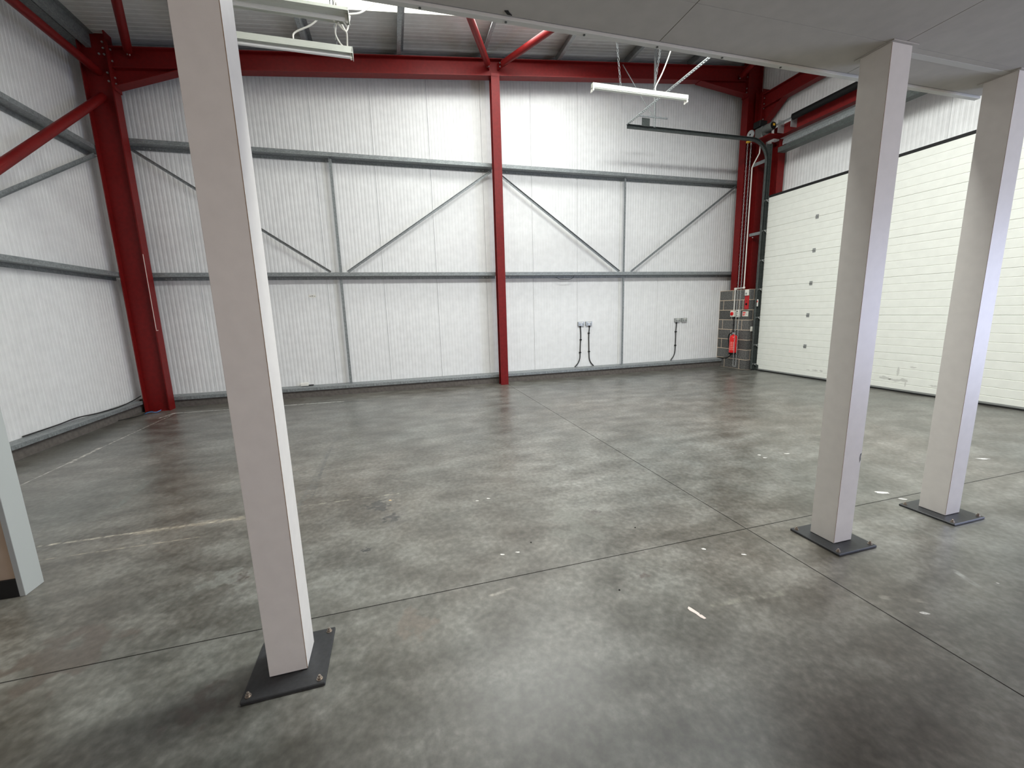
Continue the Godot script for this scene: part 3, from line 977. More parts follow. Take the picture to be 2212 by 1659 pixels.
func build_door() -> void:
	var z0 := -7.33
	var z1 := -2.93
	var d := setting("door_1", "white insulated sectional overhead door with ribbed panels, closed", "door")
	var hs := 0.609
	# one section: grooves across its face
	var prof := PackedVector2Array()
	prof.append(Vector2(0.04, 0.002))
	prof.append(Vector2(0.04, hs - 0.002))
	prof.append(Vector2(0.004, hs - 0.002))
	prof.append(Vector2(0, hs - 0.007))
	for k in range(4, 0, -1):
		var y := hs * k / 5.0
		prof.append(Vector2(0, y + 0.008))
		prof.append(Vector2(0.005, y + 0.003))
		prof.append(Vector2(0.005, y - 0.003))
		prof.append(Vector2(0, y - 0.005))
	prof.append(Vector2(0, 0.006))
	prof.append(Vector2(0.004, 0.002))
	var st := mk()
	prism(st, prof, Vector3.ZERO, Vector3.RIGHT, Vector3.UP, Vector3(0, 0, z1 - z0))
	st.generate_normals()
	var sec := st.commit()
	var hinge := mk()
	box2(hinge, Vector3(-0.006, -0.038, -0.03), Vector3(0.0, 0.038, 0.03), 0.002)
	tube(hinge, [Vector3(-0.010, 0, -0.03), Vector3(-0.010, 0, 0.03)], 0.007, 8)
	for k in 4:
		box(hinge, Vector3(-0.007, 0.022 if k & 1 else -0.022, 0.016 if k & 2 else -0.016), Vector3(0.003, 0.009, 0.009))
	hinge.generate_normals()
	var hm := hinge.commit()
	for i in 6:
		var y := 0.012 + i * 0.6075
		share("section", sec, M.door, d, Vector3(7.77, y, z0))
		if i > 0:
			for k in range(1, 4):
				share("hinge", hm, M.steel_box, d, Vector3(7.77, y, -7.33 + k * 1.1))
	st = mk()
	box2(st, Vector3(7.762, 0.0, z0), Vector3(7.815, 0.022, z1))
	obj("bottom_seal", st, M.rubber, d)
	st = mk()
	box2(st, Vector3(7.764, 0.022, z0), Vector3(7.771, 0.05, z1), 0.002)
	obj("bottom_profile", st, M.steel_box, d)
	st = mk()
	box2(st, Vector3(7.77, 3.66, z0), Vector3(7.83, 3.705, z1))
	obj("top_seal", st, M.rubber, d)
	st = mk()
	box2(st, Vector3(7.757, 0.03, z0 - 0.005), Vector3(7.769, 0.13, z0 + 0.055), 0.003)
	obj("bottom_bracket", st, M.galv_dark, d)
	var head := setting("trim_3", "white head lining filling the gap above the closed door", "trim")
	st = mk()
	box2(st, Vector3(7.815, 3.55, z0 - 0.1), Vector3(XR, 3.70, z1 + 0.1))
	obj("lining", st, M.panel, head)
	# smudges on the lowest section
	for s in [[0.20, -4.80, 0.10, 0.03], [0.185, -4.64, 0.09, 0.026], [0.20, -4.52, 0.07, 0.03], [0.33, -4.62, 0.02, 0.07], [0.14, -4.50, 0.012, 0.05], [0.17, -4.14, 0.06, 0.014], [0.42, -4.42, 0.05, 0.014], [0.17, -5.98, 0.06, 0.016], [0.165, -6.12, 0.05, 0.012], [0.175, -5.86, 0.04, 0.02]]:
		st = mk()
		var q := PackedVector2Array()
		for k in 16:
			var a := TAU * k / 16
			q.append(Vector2(cos(a) * s[2] * rng.randf_range(0.55, 1.15), sin(a) * s[3] * rng.randf_range(0.45, 1.2)))
		prism(st, q, Vector3(7.7692, s[0], s[1]), Vector3.BACK, Vector3.UP, Vector3(0.0008, 0, 0))
		var o := obj("smudge", st, M.smudge, d)
		o.set_meta("label", "grey tyre rub on the door")
	# vertical track with angle and rollers
	var t := thing("door_track", "dark galvanised door track rising beside the block pier and bending overhead", "track")
	st = mk()
	box2(st, Vector3(7.69, 0.0, -7.40), Vector3(7.78, 4.72, -7.395))
	box2(st, Vector3(7.775, 0.0, -7.46), Vector3(7.78, 4.72, -7.345))
	obj("angle", st, M.galv_dark, t)
	st = mk()
	var path := [Vector3(7.70, 0.03, -7.375)]
	path.append(Vector3(7.70, 4.35, -7.375))
	for k in range(1, 9):
		var a := PI / 2 * k / 8
		path.append(Vector3(7.70 - 0.42 * (1 - cos(a)), 4.35 + 0.42 * sin(a), -7.375))
	path.append(Vector3(4.42, 4.77, -7.375))
	track(st, path)
	obj("rail", st, M.galv_dark, t)
	for i in 7:
		var y := 0.14 + i * 0.6075 if i == 0 else 0.012 + i * 0.6075 - 0.05
		st = mk()
		tube(st, [Vector3(7.71, y, -7.40), Vector3(7.71, y, -7.33)], 0.006, 8)
		tube(st, [Vector3(7.71, y, -7.402), Vector3(7.71, y, -7.385)], 0.022, 14)
		box(st, Vector3(7.735, y - 0.012, -7.34), Vector3(0.06, 0.012, 0.03), 0.0, Basis(Vector3.BACK, -0.6))
		box(st, Vector3(7.735, y + 0.008, -7.335), Vector3(0.07, 0.01, 0.025))
		obj("roller", st, M.zinc, t)
	# sticker on the track
	st = mk()
	box2(st, Vector3(7.684, 1.42, -7.395), Vector3(7.686, 1.57, -7.325), 0.0)
	var s1 := obj("sticker", st, M.white_plastic, t)
	st = mk()
	tube(st, [Vector3(7.6845, 1.525, -7.36), Vector3(7.683, 1.525, -7.36)], 0.022, 16)
	obj("sticker_mark", st, M.fire_red, s1)
	# overhead hangers
	t = thing("track_tie", "perforated galvanised angle tying the overhead door tracks together", "angle")
	perforated(t, Vector3(4.42, 4.80, -7.40), Vector3(4.42, 4.80, -2.85), 0.045, Vector3.UP)
	t = thing("track_hanger", "upright perforated galvanised angle hanging the door track from the roof", "angle")
	perforated(t, Vector3(4.98, 4.79, -7.36), Vector3(4.95, roof_y(4.95) - 0.01, -7.36), 0.045, Vector3.BACK)
	t = thing("hanger_brace", "thin steel rod bracing the door track hanger from the rafter", "rod")
	st = mk()
	tube(st, [Vector3(4.55, 6.02, -7.80), Vector3(4.95, 4.95, -7.35)], 0.008, 8)
	obj("rod", st, M.galv, t)
	t = thing("spring_bumper", "small steel bumper bracket with round bar on the overhead track end", "bracket")
	st = mk()
	box2(st, Vector3(4.70, 4.79, -7.352), Vector3(4.87, 4.93, -7.348))
	obj("plate", st, M.galv_dark, t)
	st = mk()
	tube(st, [Vector3(4.62, 4.955, -7.34), Vector3(5.24, 4.955, -7.34)], 0.014, 10)
	obj("bar", st, M.galv_light, t)
	# shaft, spring and motor
	t = thing("spring_shaft", "black torsion spring on a steel shaft above the door", "spring")
	st = mk()
	tube(st, [Vector3(7.60, 4.96, -7.11), Vector3(7.60, 4.96, -2.8)], 0.016, 12)
	obj("shaft", st, M.galv, t)
	st = mk()
	tube(st, [Vector3(7.60, 4.96, -6.76), Vector3(7.60, 4.96, -4.3)], 0.058, 20)
	obj("spring", st, M.black, t)
	st = mk()
	box2(st, Vector3(7.59, 4.80, -6.80), Vector3(7.737, 5.03, -6.79))
	obj("bearing_plate", st, M.zinc, t)
	st = mk()
	box2(st, Vector3(7.59, 4.80, -7.08), Vector3(7.737, 5.03, -7.07))
	obj("bearing_plate", st, M.zinc, t)
	t = thing("door_flashing", "curved galvanised flashing and channel below the red door beam", "channel")
	st = mk()
	prism(st, PackedVector2Array([Vector2(-0.12, 0.15), Vector2(-0.10, 0.20), Vector2(-0.04, 0.235), Vector2(-0.04, 0.24), Vector2(-0.105, 0.205), Vector2(-0.125, 0.15), Vector2(-0.125, 0.09), Vector2(-0.12, 0.09)]), Vector3(7.80, 4.47, -7.02), Vector3.RIGHT, Vector3.UP, Vector3(0, 0, 4.1))
	obj("flashing", st, M.galv, t)
	st = mk()
	prism(st, PackedVector2Array([Vector2(0, 0), Vector2(0.16, 0), Vector2(0.16, 0.005), Vector2(0.005, 0.005), Vector2(0.005, 0.085), Vector2(0.16, 0.085), Vector2(0.16, 0.09), Vector2(0, 0.09)]), Vector3(7.68, 4.46, -7.12), Vector3.RIGHT, Vector3.UP, Vector3(0, 0, 4.2))
	obj("channel", st, M.galv_dark, t)
	t = thing("door_motor", "grey geared door motor with chain wheel on the spring shaft", "motor")
	st = mk()
	box2(st, Vector3(7.50, 4.80, -7.56), Vector3(7.68, 5.04, -7.36), 0.02)
	lathe(st, [Vector2(0, 0), Vector2(0.085, 0), Vector2(0.095, 0.02), Vector2(0.095, 0.07), Vector2(0.05, 0.085), Vector2(0, 0.085)], Vector3(7.585, 4.91, -7.37), Basis(Vector3.RIGHT, PI / 2), 20)
	obj("gearbox", st, M.motor_grey, t)
	st = mk()
	box2(st, Vector3(7.47, 5.04, -7.57), Vector3(7.66, 5.16, -7.40), 0.008)
	obj("control_box", st, M.black, t)
	st = mk()
	lathe(st, [Vector2(0, 0), Vector2(0.07, 0), Vector2(0.078, 0.015), Vector2(0.078, 0.19), Vector2(0.07, 0.21), Vector2(0, 0.21)], Vector3(7.53, 4.95, -7.34), Basis(Vector3.RIGHT, PI / 2), 22)
	obj("motor_body", st, M.motor_grey, t)
	st = mk()
	lathe(st, [Vector2(0.068, 0.19), Vector2(0.068, 0.216), Vector2(0.05, 0.219), Vector2(0, 0.219)], Vector3(7.53, 4.95, -7.34), Basis(Vector3.RIGHT, PI / 2), 22)
	var cap := obj("end_cap", st, M.black, t)
	st = mk()
	box2(st, Vector3(7.51, 4.945, -7.122), Vector3(7.56, 4.985, -7.118))
	obj("warning_mark", st, M.yellow, cap)
	st = mk()
	lathe(st, [Vector2(0.02, -0.014), Vector2(0.085, -0.014), Vector2(0.09, 0), Vector2(0.085, 0.014), Vector2(0.02, 0.014)], Vector3(7.47, 4.96, -7.62), Basis(Vector3.BACK, PI / 2), 20)
	obj("chain_wheel", st, M.zinc, t)
	st = mk()
	box2(st, Vector3(7.44, 4.82, -7.70), Vector3(7.50, 4.86, -7.55), 0.005)
	obj("chain_guide", st, M.yellow, t)
	st = mk()
	box2(st, Vector3(7.45, 4.785, -7.60), Vector3(7.735, 4.80, -7.12))
	obj("bracket", st, M.red, t)
	t = thing("hoist_chain", "long looped hand chain hanging from the door motor to the floor", "chain")
	chain(t, Vector3(7.45, 4.86, -7.66), Vector3(7.44, 0.08, -7.66))
	chain(t, Vector3(7.45, 4.86, -7.57), Vector3(7.44, 0.08, -7.58))
	chain(t, Vector3(7.44, 0.08, -7.66), Vector3(7.44, 0.08, -7.58))
	t = thing("track_bracket", "short galvanised bracket joining the door track to the wind portal post", "bracket")
	st = mk()
	prism(st, PackedVector2Array([Vector2(0, 0), Vector2(0.06, 0), Vector2(0.06, 0.005), Vector2(0.005, 0.005), Vector2(0.005, 0.06), Vector2(0, 0.06)]), Vector3(7.79, 2.96, -7.80), Vector3.RIGHT, Vector3.UP, Vector3(0, 0, 0.36))
	obj("angle", st, M.galv, t)
	bolt(t, Vector3(7.79, 2.93, -7.70), Vector3.DOWN)
	t = thing("track_bracket", "galvanised bracket below the door motor joining track and wall", "bracket")
	st = mk()
	box2(st, Vector3(7.76, 4.40, -7.80), Vector3(7.765, 4.47, -7.42))
	obj("angle", st, M.galv, t)

# C-shaped roller track swept along a path in x and y
func track(st: SurfaceTool, pts: Array) -> void:
	var loop := PackedVector2Array([Vector2(-0.024, -0.032), Vector2(0.024, -0.032), Vector2(0.024, -0.028), Vector2(-0.020, -0.028), Vector2(-0.020, 0.028), Vector2(0.024, 0.028), Vector2(0.024, 0.032), Vector2(-0.024, 0.032)])
	var rings := []
	for i in pts.size():
		var d: Vector3 = (pts[mini(i + 1, pts.size() - 1)] - pts[maxi(i - 1, 0)]).normalized()
		var s := Vector3.BACK.cross(d).normalized()
		var ring := []
		for p in loop:
			ring.append(pts[i] + Vector3.BACK * p.x + s * p.y)
		rings.append(ring)
	for i in rings.size() - 1:
		for k in loop.size():
			var l := (k + 1) % loop.size()
			quad(st, rings[i][k], rings[i + 1][k], rings[i + 1][l], rings[i][l])

# slotted angle: a leg made of short pieces with open holes between two edges, and a plain leg
func perforated(t: Node3D, a: Vector3, b: Vector3, wid: float, face: Vector3) -> void:
	var d := (b - a).normalized()
	var side := d.cross(face).normalized()
	var st := mk()
	var len := a.distance_to(b)
	var k := 0.004
	prism(st, PackedVector2Array([Vector2(-wid / 2, 0), Vector2(-wid / 2 + 0.012, 0), Vector2(-wid / 2 + 0.012, k), Vector2(-wid / 2 + k, k), Vector2(-wid / 2 + k, wid), Vector2(-wid / 2, wid)]), a, side, face, b - a)
	prism(st, PackedVector2Array([Vector2(wid / 2 - 0.012, 0), Vector2(wid / 2, 0), Vector2(wid / 2, k), Vector2(wid / 2 - 0.012, k)]), a, side, face, b - a)
	var n := int(len / 0.05)
	for i in n:
		var p := a + d * (i * 0.05)
		prism(st, PackedVector2Array([Vector2(-wid / 2 + 0.012, 0), Vector2(wid / 2 - 0.012, 0), Vector2(wid / 2 - 0.012, k), Vector2(-wid / 2 + 0.012, k)]), p, side, face, d * 0.022)
	obj("slotted_angle", st, M.galv_light, t)

func chain(t: Node3D, a: Vector3, b: Vector3, link := 0.042, r := 0.0032, m: Material = null) -> void:
	var d := (b - a).normalized()
	var n := maxi(int(a.distance_to(b) / link), 1)
	var st := mk()
	var u := d.cross(Vector3(0.31, 0.2, 0.9)).normalized()
	var v := d.cross(u)
	for i in n:
		var c := a.lerp(b, (i + 0.5) / n)
		var s := u if i % 2 else v
		var hl := link * 0.62
		var hw := link * 0.26
		var ring := []
		for k in 8:
			var q := TAU * k / 8
			ring.append(c + d * (cos(q) * hl) + s * (sin(q) * hw))
		ring.append(ring[0])
		tube(st, ring, r, 4)
	var o := obj("chain_links", st, m if m else M.zinc, t)
	o.set_meta("kind", "stuff")

func build_partition() -> void:
	var w := setting("wall_partition", "beige partition wall with grey end trim and black skirting", "wall")
	var st := mk()
	box2(st, Vector3(XL + 0.12, 0, -2.79), Vector3(-2.074, 2.45, -2.692))
	obj("board", st, M.beige, w)
	st = mk()
	box2(st, Vector3(-2.076, 0, -2.805), Vector3(-2.05, 2.46, -2.68), 0.0015)
	obj("end_trim", st, M.jamb, w)
	st = mk()
	box2(st, Vector3(XL + 0.12, 0, -2.692), Vector3(-2.0765, 0.105, -2.68), 0.002)
	obj("skirting", st, M.skirting, w)

func build_lights() -> void:
	# batten with reflector and one tube; local x along its length, bottom towards -y
	var specs := [
		[Vector3(-0.97, 4.40, -4.88), 0.11, "white fluorescent fitting with wide reflector, cable running from its end"],
		[Vector3(-0.985, 4.395, -5.5), 0.05, "slim white fluorescent fitting hanging lower beside the wide reflector fitting"]]
	for s in specs:
		var t := thing("batten_light", s[2], "light fitting", s[0], "unlit fluorescent fittings")
		var hl := 0.762
		var st := mk()
		box2(st, Vector3(-hl, -0.01, -0.03), Vector3(hl, 0.045, 0.03), 0.004)
		obj("spine", st, M.lamp_body, t)
		st = mk()
		var w: float = s[1]
		var dy := -0.016
		for k in [-1, 1]:
			var q := PackedVector2Array([Vector2(0.028, 0.0), Vector2(w, dy), Vector2(w, dy - 0.012), Vector2(w - 0.003, dy - 0.012), Vector2(w - 0.003, dy), Vector2(0.028, -0.003)])
			if k < 0:
				for i in q.size():
					q[i].x = -q[i].x
			prism(st, q, Vector3(-hl, -0.005, 0), Vector3.BACK, Vector3.UP, Vector3(hl * 2, 0, 0))
		obj("reflector", st, M.lamp_body, t)
		st = mk()
		tube(st, [Vector3(-hl + 0.03, -0.05, 0), Vector3(hl - 0.03, -0.05, 0)], 0.0185, 16)
		obj("tube", st, M.lamp_tube, t)
		for k in [-1, 1]:
			st = mk()
			box2(st, Vector3(k * (hl - 0.03), -0.073, -0.02), Vector3(k * (hl - 0.008), -0.008, 0.02), 0.004)
			obj("lamp_holder", st, M.white_plastic, t)
			st = mk()
			var e := PackedVector2Array([Vector2(-0.03, 0.045), Vector2(0.03, 0.045), Vector2(w, -0.02), Vector2(w, -0.034), Vector2(0.03, -0.075), Vector2(-0.03, -0.075), Vector2(-w, -0.034), Vector2(-w, -0.02)])
			prism(st, e, Vector3(k * hl, 0, 0), Vector3.BACK, Vector3.UP, Vector3(k * 0.004, 0, 0))
			obj("end_plate", st, M.lamp_body, t)
		chain(t, Vector3(-0.55, 0.045, 0), Vector3(-0.55, roof_y(s[0].x - 0.55) - s[0].y - 0.19, 0), 0.05, 0.003, M.galv)
		chain(t, Vector3(0.60, 0.045, 0), Vector3(0.60, roof_y(s[0].x + 0.6) - s[0].y - 0.19, 0), 0.05, 0.003, M.galv)
	# bare batten by the door track
	var c := Vector3(3.53, 4.40, -5.55)
	var t := thing("batten_light", "bare white batten fitting without tubes hanging by the door track", "light fitting", c, "unlit fluorescent fittings")
	var st := mk()
	box2(st, Vector3(-0.752, -0.03, -0.03), Vector3(0.752, 0.03, 0.03), 0.005)
	obj("spine", st, M.lamp_body, t)
	st = mk()
	box2(st, Vector3(-0.74, -0.036, -0.022), Vector3(0.74, -0.03, 0.022))
	obj("cover", st, M.lamp_body, t)
	for k in [-1, 1]:
		for j in [-1, 1]:
			st = mk()
			lathe(st, [Vector2(0, 0), Vector2(0.016, 0), Vector2(0.016, 0.016), Vector2(0, 0.016)], Vector3(k * 0.738, -0.062, j * 0.024), Basis(Vector3.BACK, PI / 2), 14)
			box2(st, Vector3(k * 0.738 - 0.012, -0.06, j * 0.024 - 0.008), Vector3(k * 0.738 + 0.002, -0.03, j * 0.024 + 0.008))
			obj("lamp_holder", st, M.white_plastic, t)
	chain(t, Vector3(-0.32, 0.03, 0), Vector3(-0.52, roof_y(3.0) - c.y - 0.19, 0), 0.05, 0.003, M.galv)
	chain(t, Vector3(0.20, 0.03, 0), Vector3(0.46, roof_y(4.0) - c.y - 0.19, 0), 0.05, 0.003, M.galv)
	t = thing("light_cable", "white cable rising from the bare batten fitting to the roof", "cable")
	st = mk()
	tube(st, smooth([c + Vector3(0.215, 0.04, 0.01), c + Vector3(0.225, 0.10, 0.01), c + Vector3(0.33, 0.30, 0.02), c + Vector3(0.45, 0.62, 0.03), c + Vector3(0.53, 1.0, 0.03), c + Vector3(0.58, roof_y(4.1) - c.y - 0.03, 0.03)]), 0.009, 8)
	obj("sheath", st, M.white_plastic, t)
	# cables round the paired fittings
	var a := Vector3(-0.97, 4.40, -4.88)
	var b := Vector3(-0.985, 4.395, -5.5)
	t = thing("light_cable", "white cable sweeping up from the wide reflector fitting to the rooflight", "cable")
	st = mk()
	tube(st, smooth([a + Vector3(0.762, 0.0, 0.0), a + Vector3(0.88, 0.05, -0.03), a + Vector3(1.02, 0.20, -0.1), a + Vector3(1.20, 0.50, -0.3), a + Vector3(1.45, 0.85, -0.6), a + Vector3(1.58, roof_y(0.60) - 4.45, -0.9)]), 0.009, 8)
	obj("sheath", st, M.white_plastic, t)
	t = thing("light_cable", "white cable looping between the two neighbouring fluorescent fittings", "cable")
	st = mk()
	tube(st, smooth([b + Vector3(0.16, 0.05, 0), b + Vector3(0.18, 0.12, 0), b + Vector3(0.36, 0.19, 0.05), b + Vector3(0.50, 0.29, 0.08), b + Vector3(0.58, 0.27, 0.1), b + Vector3(0.68, 0.17, 0.1), b + Vector3(0.72, 0.13, 0.1), b + Vector3(0.71, 0.05, 0)]), 0.009, 8)
	obj("sheath", st, M.white_plastic, t)
	t = thing("light_cable", "white cable knotted under the end of the wide reflector fitting", "cable")
	st = mk()
	tube(st, smooth([a + Vector3(0.70, -0.05, 0), a + Vector3(0.74, -0.05, -0.1), b + Vector3(0.77, 0.27, 0.15), b + Vector3(0.72, 0.15, 0.1), b + Vector3(0.66, 0.24, 0.15), b + Vector3(0.64, 0.30, 0.3), a + Vector3(0.62, -0.05, -0.05)]), 0.009, 8)
	obj("sheath", st, M.white_plastic, t)
	t = thing("light_cable", "white cable dropping onto the slim fitting from the knot", "cable")
	st = mk()
	tube(st, smooth([a + Vector3(0.66, -0.06, -0.05), b + Vector3(0.64, 0.22, 0.15), b + Vector3(0.60, 0.15, 0.05), b + Vector3(0.63, 0.08, 0.02), b + Vector3(0.67, 0.045, 0)]), 0.009, 8)
	obj("sheath", st, M.white_plastic, t)

func build_pier_things() -> void:
	var xf := 7.62
	var zf := -7.49
	var zb := ZB + 0.01
	var w := setting("wall_pier", "short grey concrete block pier with pale mortar joints by the door", "wall")
	var st := mk()
	box2(st, Vector3(xf + 0.002, 0, zb), Vector3(7.784, 1.80, zf - 0.002))
	obj("mortar", st, M.mortar, w)
	var ms := [M.block, M.block2, M.block3]
	for i in 8:
		var y0 := 0.003 + i * 0.225
		var y1 := y0 + 0.214
		var cuts := [zb, -7.975, zf]
		if i % 2 == 0:
			cuts = [zb, -8.245, -7.78, -7.67, zf]
		if i == 0:
			cuts = [zb, -8.12, -7.67, zf]
		if i == 2:
			cuts = [zb, -8.245, -7.79, zf]
		for k in cuts.size() - 1:
			var b := mk()
			var za: float = cuts[k] + 0.005
			var ze: float = cuts[k + 1] - (0.005 if k < cuts.size() - 2 else 0.0)
			var last: bool = k == cuts.size() - 2
			if last:
				var xe := 7.785 if i % 2 == 0 else 7.730
				box2(b, Vector3(xf, y0, za), Vector3(xe, y1, ze), 0.003)
			else:
				box2(b, Vector3(xf, y0, za), Vector3(xf + 0.05, y1, ze), 0.003)
			obj("block", b, ms[(i * 2 + k * 3) % 3], w)
		if i % 2 == 1:
			var b2 := mk()
			box2(b2, Vector3(7.740, y0, zf - 0.10), Vector3(7.785, y1, zf), 0.003)
			obj("block", b2, ms[i % 3], w)
	# conduit
	var t := thing("conduit", "white conduit running down from the door motor to the isolator switch", "conduit")
	st = mk()
	tube(st, [Vector3(7.58, 4.76, -7.45), Vector3(7.58, 4.56, -7.47), Vector3(7.60, 4.40, -7.62), Vector3(7.60, 4.34, -7.655), Vector3(7.60, 1.84, -7.655)], 0.0125, 10)
	obj("pipe", st, M.white_plastic, t)
	st = mk()
	tube(st, [Vector3(7.598, 1.835, -7.655), Vector3(7.598, 1.835, -7.885), Vector3(7.598, 1.81, -7.895), Vector3(7.598, 1.34, -7.895)], 0.0125, 10)
	obj("pipe", st, M.white_plastic, t)
	st = mk()
	box2(st, Vector3(7.585, 1.815, -7.68), Vector3(7.618, 1.86, -7.63), 0.006)
	obj("elbow", st, M.white_plastic, t)
	st = mk()
	box2(st, Vector3(7.585, 1.80, -7.92), Vector3(7.618, 1.85, -7.86), 0.006)
	obj("elbow", st, M.white_plastic, t)
	t = thing("isolator_switch", "cream isolator box with round red rotary switch on the block pier", "switch", Vector3(xf, 1.265, -7.89))
	st = mk()
	box2(st, Vector3(-0.075, -0.07, -0.06), Vector3(0, 0.07, 0.06), 0.006)
	obj("body", st, M.cream, t)
	st = mk()
	lathe(st, [Vector2(0, 0), Vector2(0.042, 0), Vector2(0.042, 0.012), Vector2(0.034, 0.018), Vector2(0, 0.018)], Vector3(-0.075, 0, 0), Basis(Vector3.BACK, PI / 2), 24)
	var kn := obj("knob", st, M.fire_red, t)
	st = mk()
	box(st, Vector3(-0.099, 0, 0), Vector3(0.014, 0.07, 0.016), 0.002, Basis(Vector3.RIGHT, 0.6))
	obj("grip", st, M.fire_red, kn)
	t = thing("door_control", "tall cream push-button control beside the isolator switch", "switch", Vector3(xf, 1.27, -7.755))
	st = mk()
	box2(st, Vector3(-0.06, -0.085, -0.035), Vector3(0, 0.085, 0.035), 0.006)
	obj("body", st, M.cream, t)
	for k in 3:
		st = mk()
		tube(st, [Vector3(-0.06, 0.045 - k * 0.045, 0), Vector3(-0.066, 0.045 - k * 0.045, 0)], 0.012, 12)
		obj("button", st, M.steel_box if k else M.black, t)
	st = mk()
	tube(st, [Vector3(-0.03, -0.085, 0), Vector3(-0.03, -0.115, 0)], 0.012, 10)
	obj("gland", st, M.black, t)
	t = thing("power_cable", "black cable from isolator switch down behind the extinguisher to the kerb", "cable")
	st = mk()
	tube(st, smooth([Vector3(7.605, 1.195, -7.89), Vector3(7.607, 0.95, -7.89), Vector3(7.607, 0.62, -7.90), Vector3(7.607, 0.36, -7.90), Vector3(7.607, 0.25, -7.99), Vector3(7.607, 0.215, -8.12), Vector3(7.607, 0.21, -8.30)]), 0.011, 10)
	obj("sheath", st, M.cable, t)
	for y in [1.0, 0.8]:
		st = mk()
		box2(st, Vector3(7.592, y, -7.905), Vector3(7.619, y + 0.015, -7.875))
		obj("clip", st, M.black, t)
	# red call point strip with beacon
	t = thing("alarm_sounder", "red fire alarm plate with small white box above it on the pier", "alarm", Vector3(xf, 1.52, -7.56))
	st = mk()
	box2(st, Vector3(-0.018, -0.155, -0.055), Vector3(0, 0.14, 0.055), 0.004)
	obj("plate", st, M.alarm_red, t)
	st = mk()
	lathe(st, [Vector2(0, 0), Vector2(0.026, 0), Vector2(0.024, 0.006), Vector2(0, 0.006)], Vector3(-0.018, -0.045, 0), Basis(Vector3.BACK, PI / 2), 20)
	obj("call_button", st, M.black, t)
	st = mk()
	tube(st, [Vector3(-0.018, 0.03, 0), Vector3(-0.02, 0.03, 0)], 0.008, 10)
	obj("lamp", st, M.black, t)
	st = mk()
	box2(st, Vector3(-0.04, 0.142, -0.045), Vector3(0, 0.27, 0.045), 0.006)
	var bx := obj("white_box", st, M.white_plastic, t)
	st = mk()
	box2(st, Vector3(-0.0415, 0.165, -0.022), Vector3(-0.0395, 0.205, 0.022), 0.0)
	obj("switch_plate", st, M.steel_box, bx)
	# action sign
	t = thing("fire_sign", "small cream fire action sign with red symbol on the pier", "sign", Vector3(xf, 1.26, -7.585))
	st = mk()
	box2(st, Vector3(-0.003, -0.056, -0.08), Vector3(0, 0.056, 0.08))
	obj("board", st, M.cream, t)
	st = mk()
	box2(st, Vector3(-0.0038, 0.008, -0.068), Vector3(-0.0028, 0.044, -0.035))
	box2(st, Vector3(-0.0038, -0.040, -0.068), Vector3(-0.0028, -0.004, -0.035))
	box2(st, Vector3(-0.0038, 0.008, -0.028), Vector3(-0.0028, 0.044, 0.004))
	box2(st, Vector3(-0.0038, -0.034, -0.028), Vector3(-0.0028, -0.004, -0.006))
	obj("symbol", st, M.fire_red, t)
	st = mk()
	for k in 3:
		box2(st, Vector3(-0.0036, 0.030 - k * 0.026, 0.018), Vector3(-0.0028, 0.038 - k * 0.026, 0.06))
	obj("lettering", st, M.steel_box, t)
	# extinguisher
	t = thing("fire_extinguisher", "red fire extinguisher with black hose hung on the block pier", "extinguisher", Vector3(7.525, 0.335, -7.775))
	st = mk()
	lathe(st, [Vector2(0, 0.03), Vector2(0.083, 0.03), Vector2(0.085, 0.06), Vector2(0.085, 0.37), Vector2(0.078, 0.41), Vector2(0.055, 0.437), Vector2(0.028, 0.447), Vector2(0.022, 0.47), Vector2(0, 0.47)], Vector3.ZERO, Basis.IDENTITY, 32)
	obj("cylinder", st, M.fire_red, t)
	st = mk()
	lathe(st, [Vector2(0, 0), Vector2(0.086, 0), Vector2(0.088, 0.006), Vector2(0.088, 0.042), Vector2(0.084, 0.045)], Vector3.ZERO, Basis.IDENTITY, 32)
	obj("foot_ring", st, M.black, t)
	st = mk()
	lathe(st, [Vector2(0, 0.465), Vector2(0.024, 0.465), Vector2(0.024, 0.50), Vector2(0.012, 0.51), Vector2(0, 0.51)], Vector3.ZERO, Basis.IDENTITY, 16)
	obj("valve", st, M.zinc, t)
	st = mk()
	box(st, Vector3(-0.005, 0.53, 0.04), Vector3(0.022, 0.01, 0.11), 0.003, Basis(Vector3.RIGHT, -0.5))
	box(st, Vector3(-0.005, 0.505, 0.045), Vector3(0.02, 0.008, 0.09), 0.003, Basis(Vector3.RIGHT, -0.15))
	obj("lever", st, M.black, t)
	st = mk()
	lathe(st, [Vector2(0, 0), Vector2(0.022, 0), Vector2(0.022, 0.012), Vector2(0, 0.014)], Vector3(-0.024, 0.487, 0.01), Basis(Vector3.BACK, PI / 2), 18)
	obj("gauge", st, M.zinc, t)
	st = mk()
	tube(st, smooth([Vector3(0, 0.485, -0.02), Vector3(-0.02, 0.49, -0.07), Vector3(-0.03, 0.44, -0.115), Vector3(-0.035, 0.36, -0.12), Vector3(-0.03, 0.26, -0.105), Vector3(-0.025, 0.16, -0.098)]), 0.011, 10)
	obj("hose", st, M.black, t)
	var ink := mat(Color(0.93, 0.72, 0.66), 0.5)
	st = mk()
	for k in 9:
		for c in 3:
			var a := PI + (c - 1) * 0.42 - 0.35 + (0.02 if k % 2 else -0.02)
			var ln: float = [0.012, 0.009, 0.011][(k + c) % 3]
			box(st, Vector3(cos(a) * 0.0852, 0.11 + k * 0.022, sin(a) * 0.0852), Vector3(0.001, 0.011, ln * 1.7), 0.0, Basis(Vector3.UP, PI - a))
	obj("lettering", st, ink, t)
	# small white junction box on the pier corner
	t = thing("door_sensor", "small cream plastic box on the pier edge next to the track", "sensor", Vector3(7.715, 0.92, zf))
	st = mk()
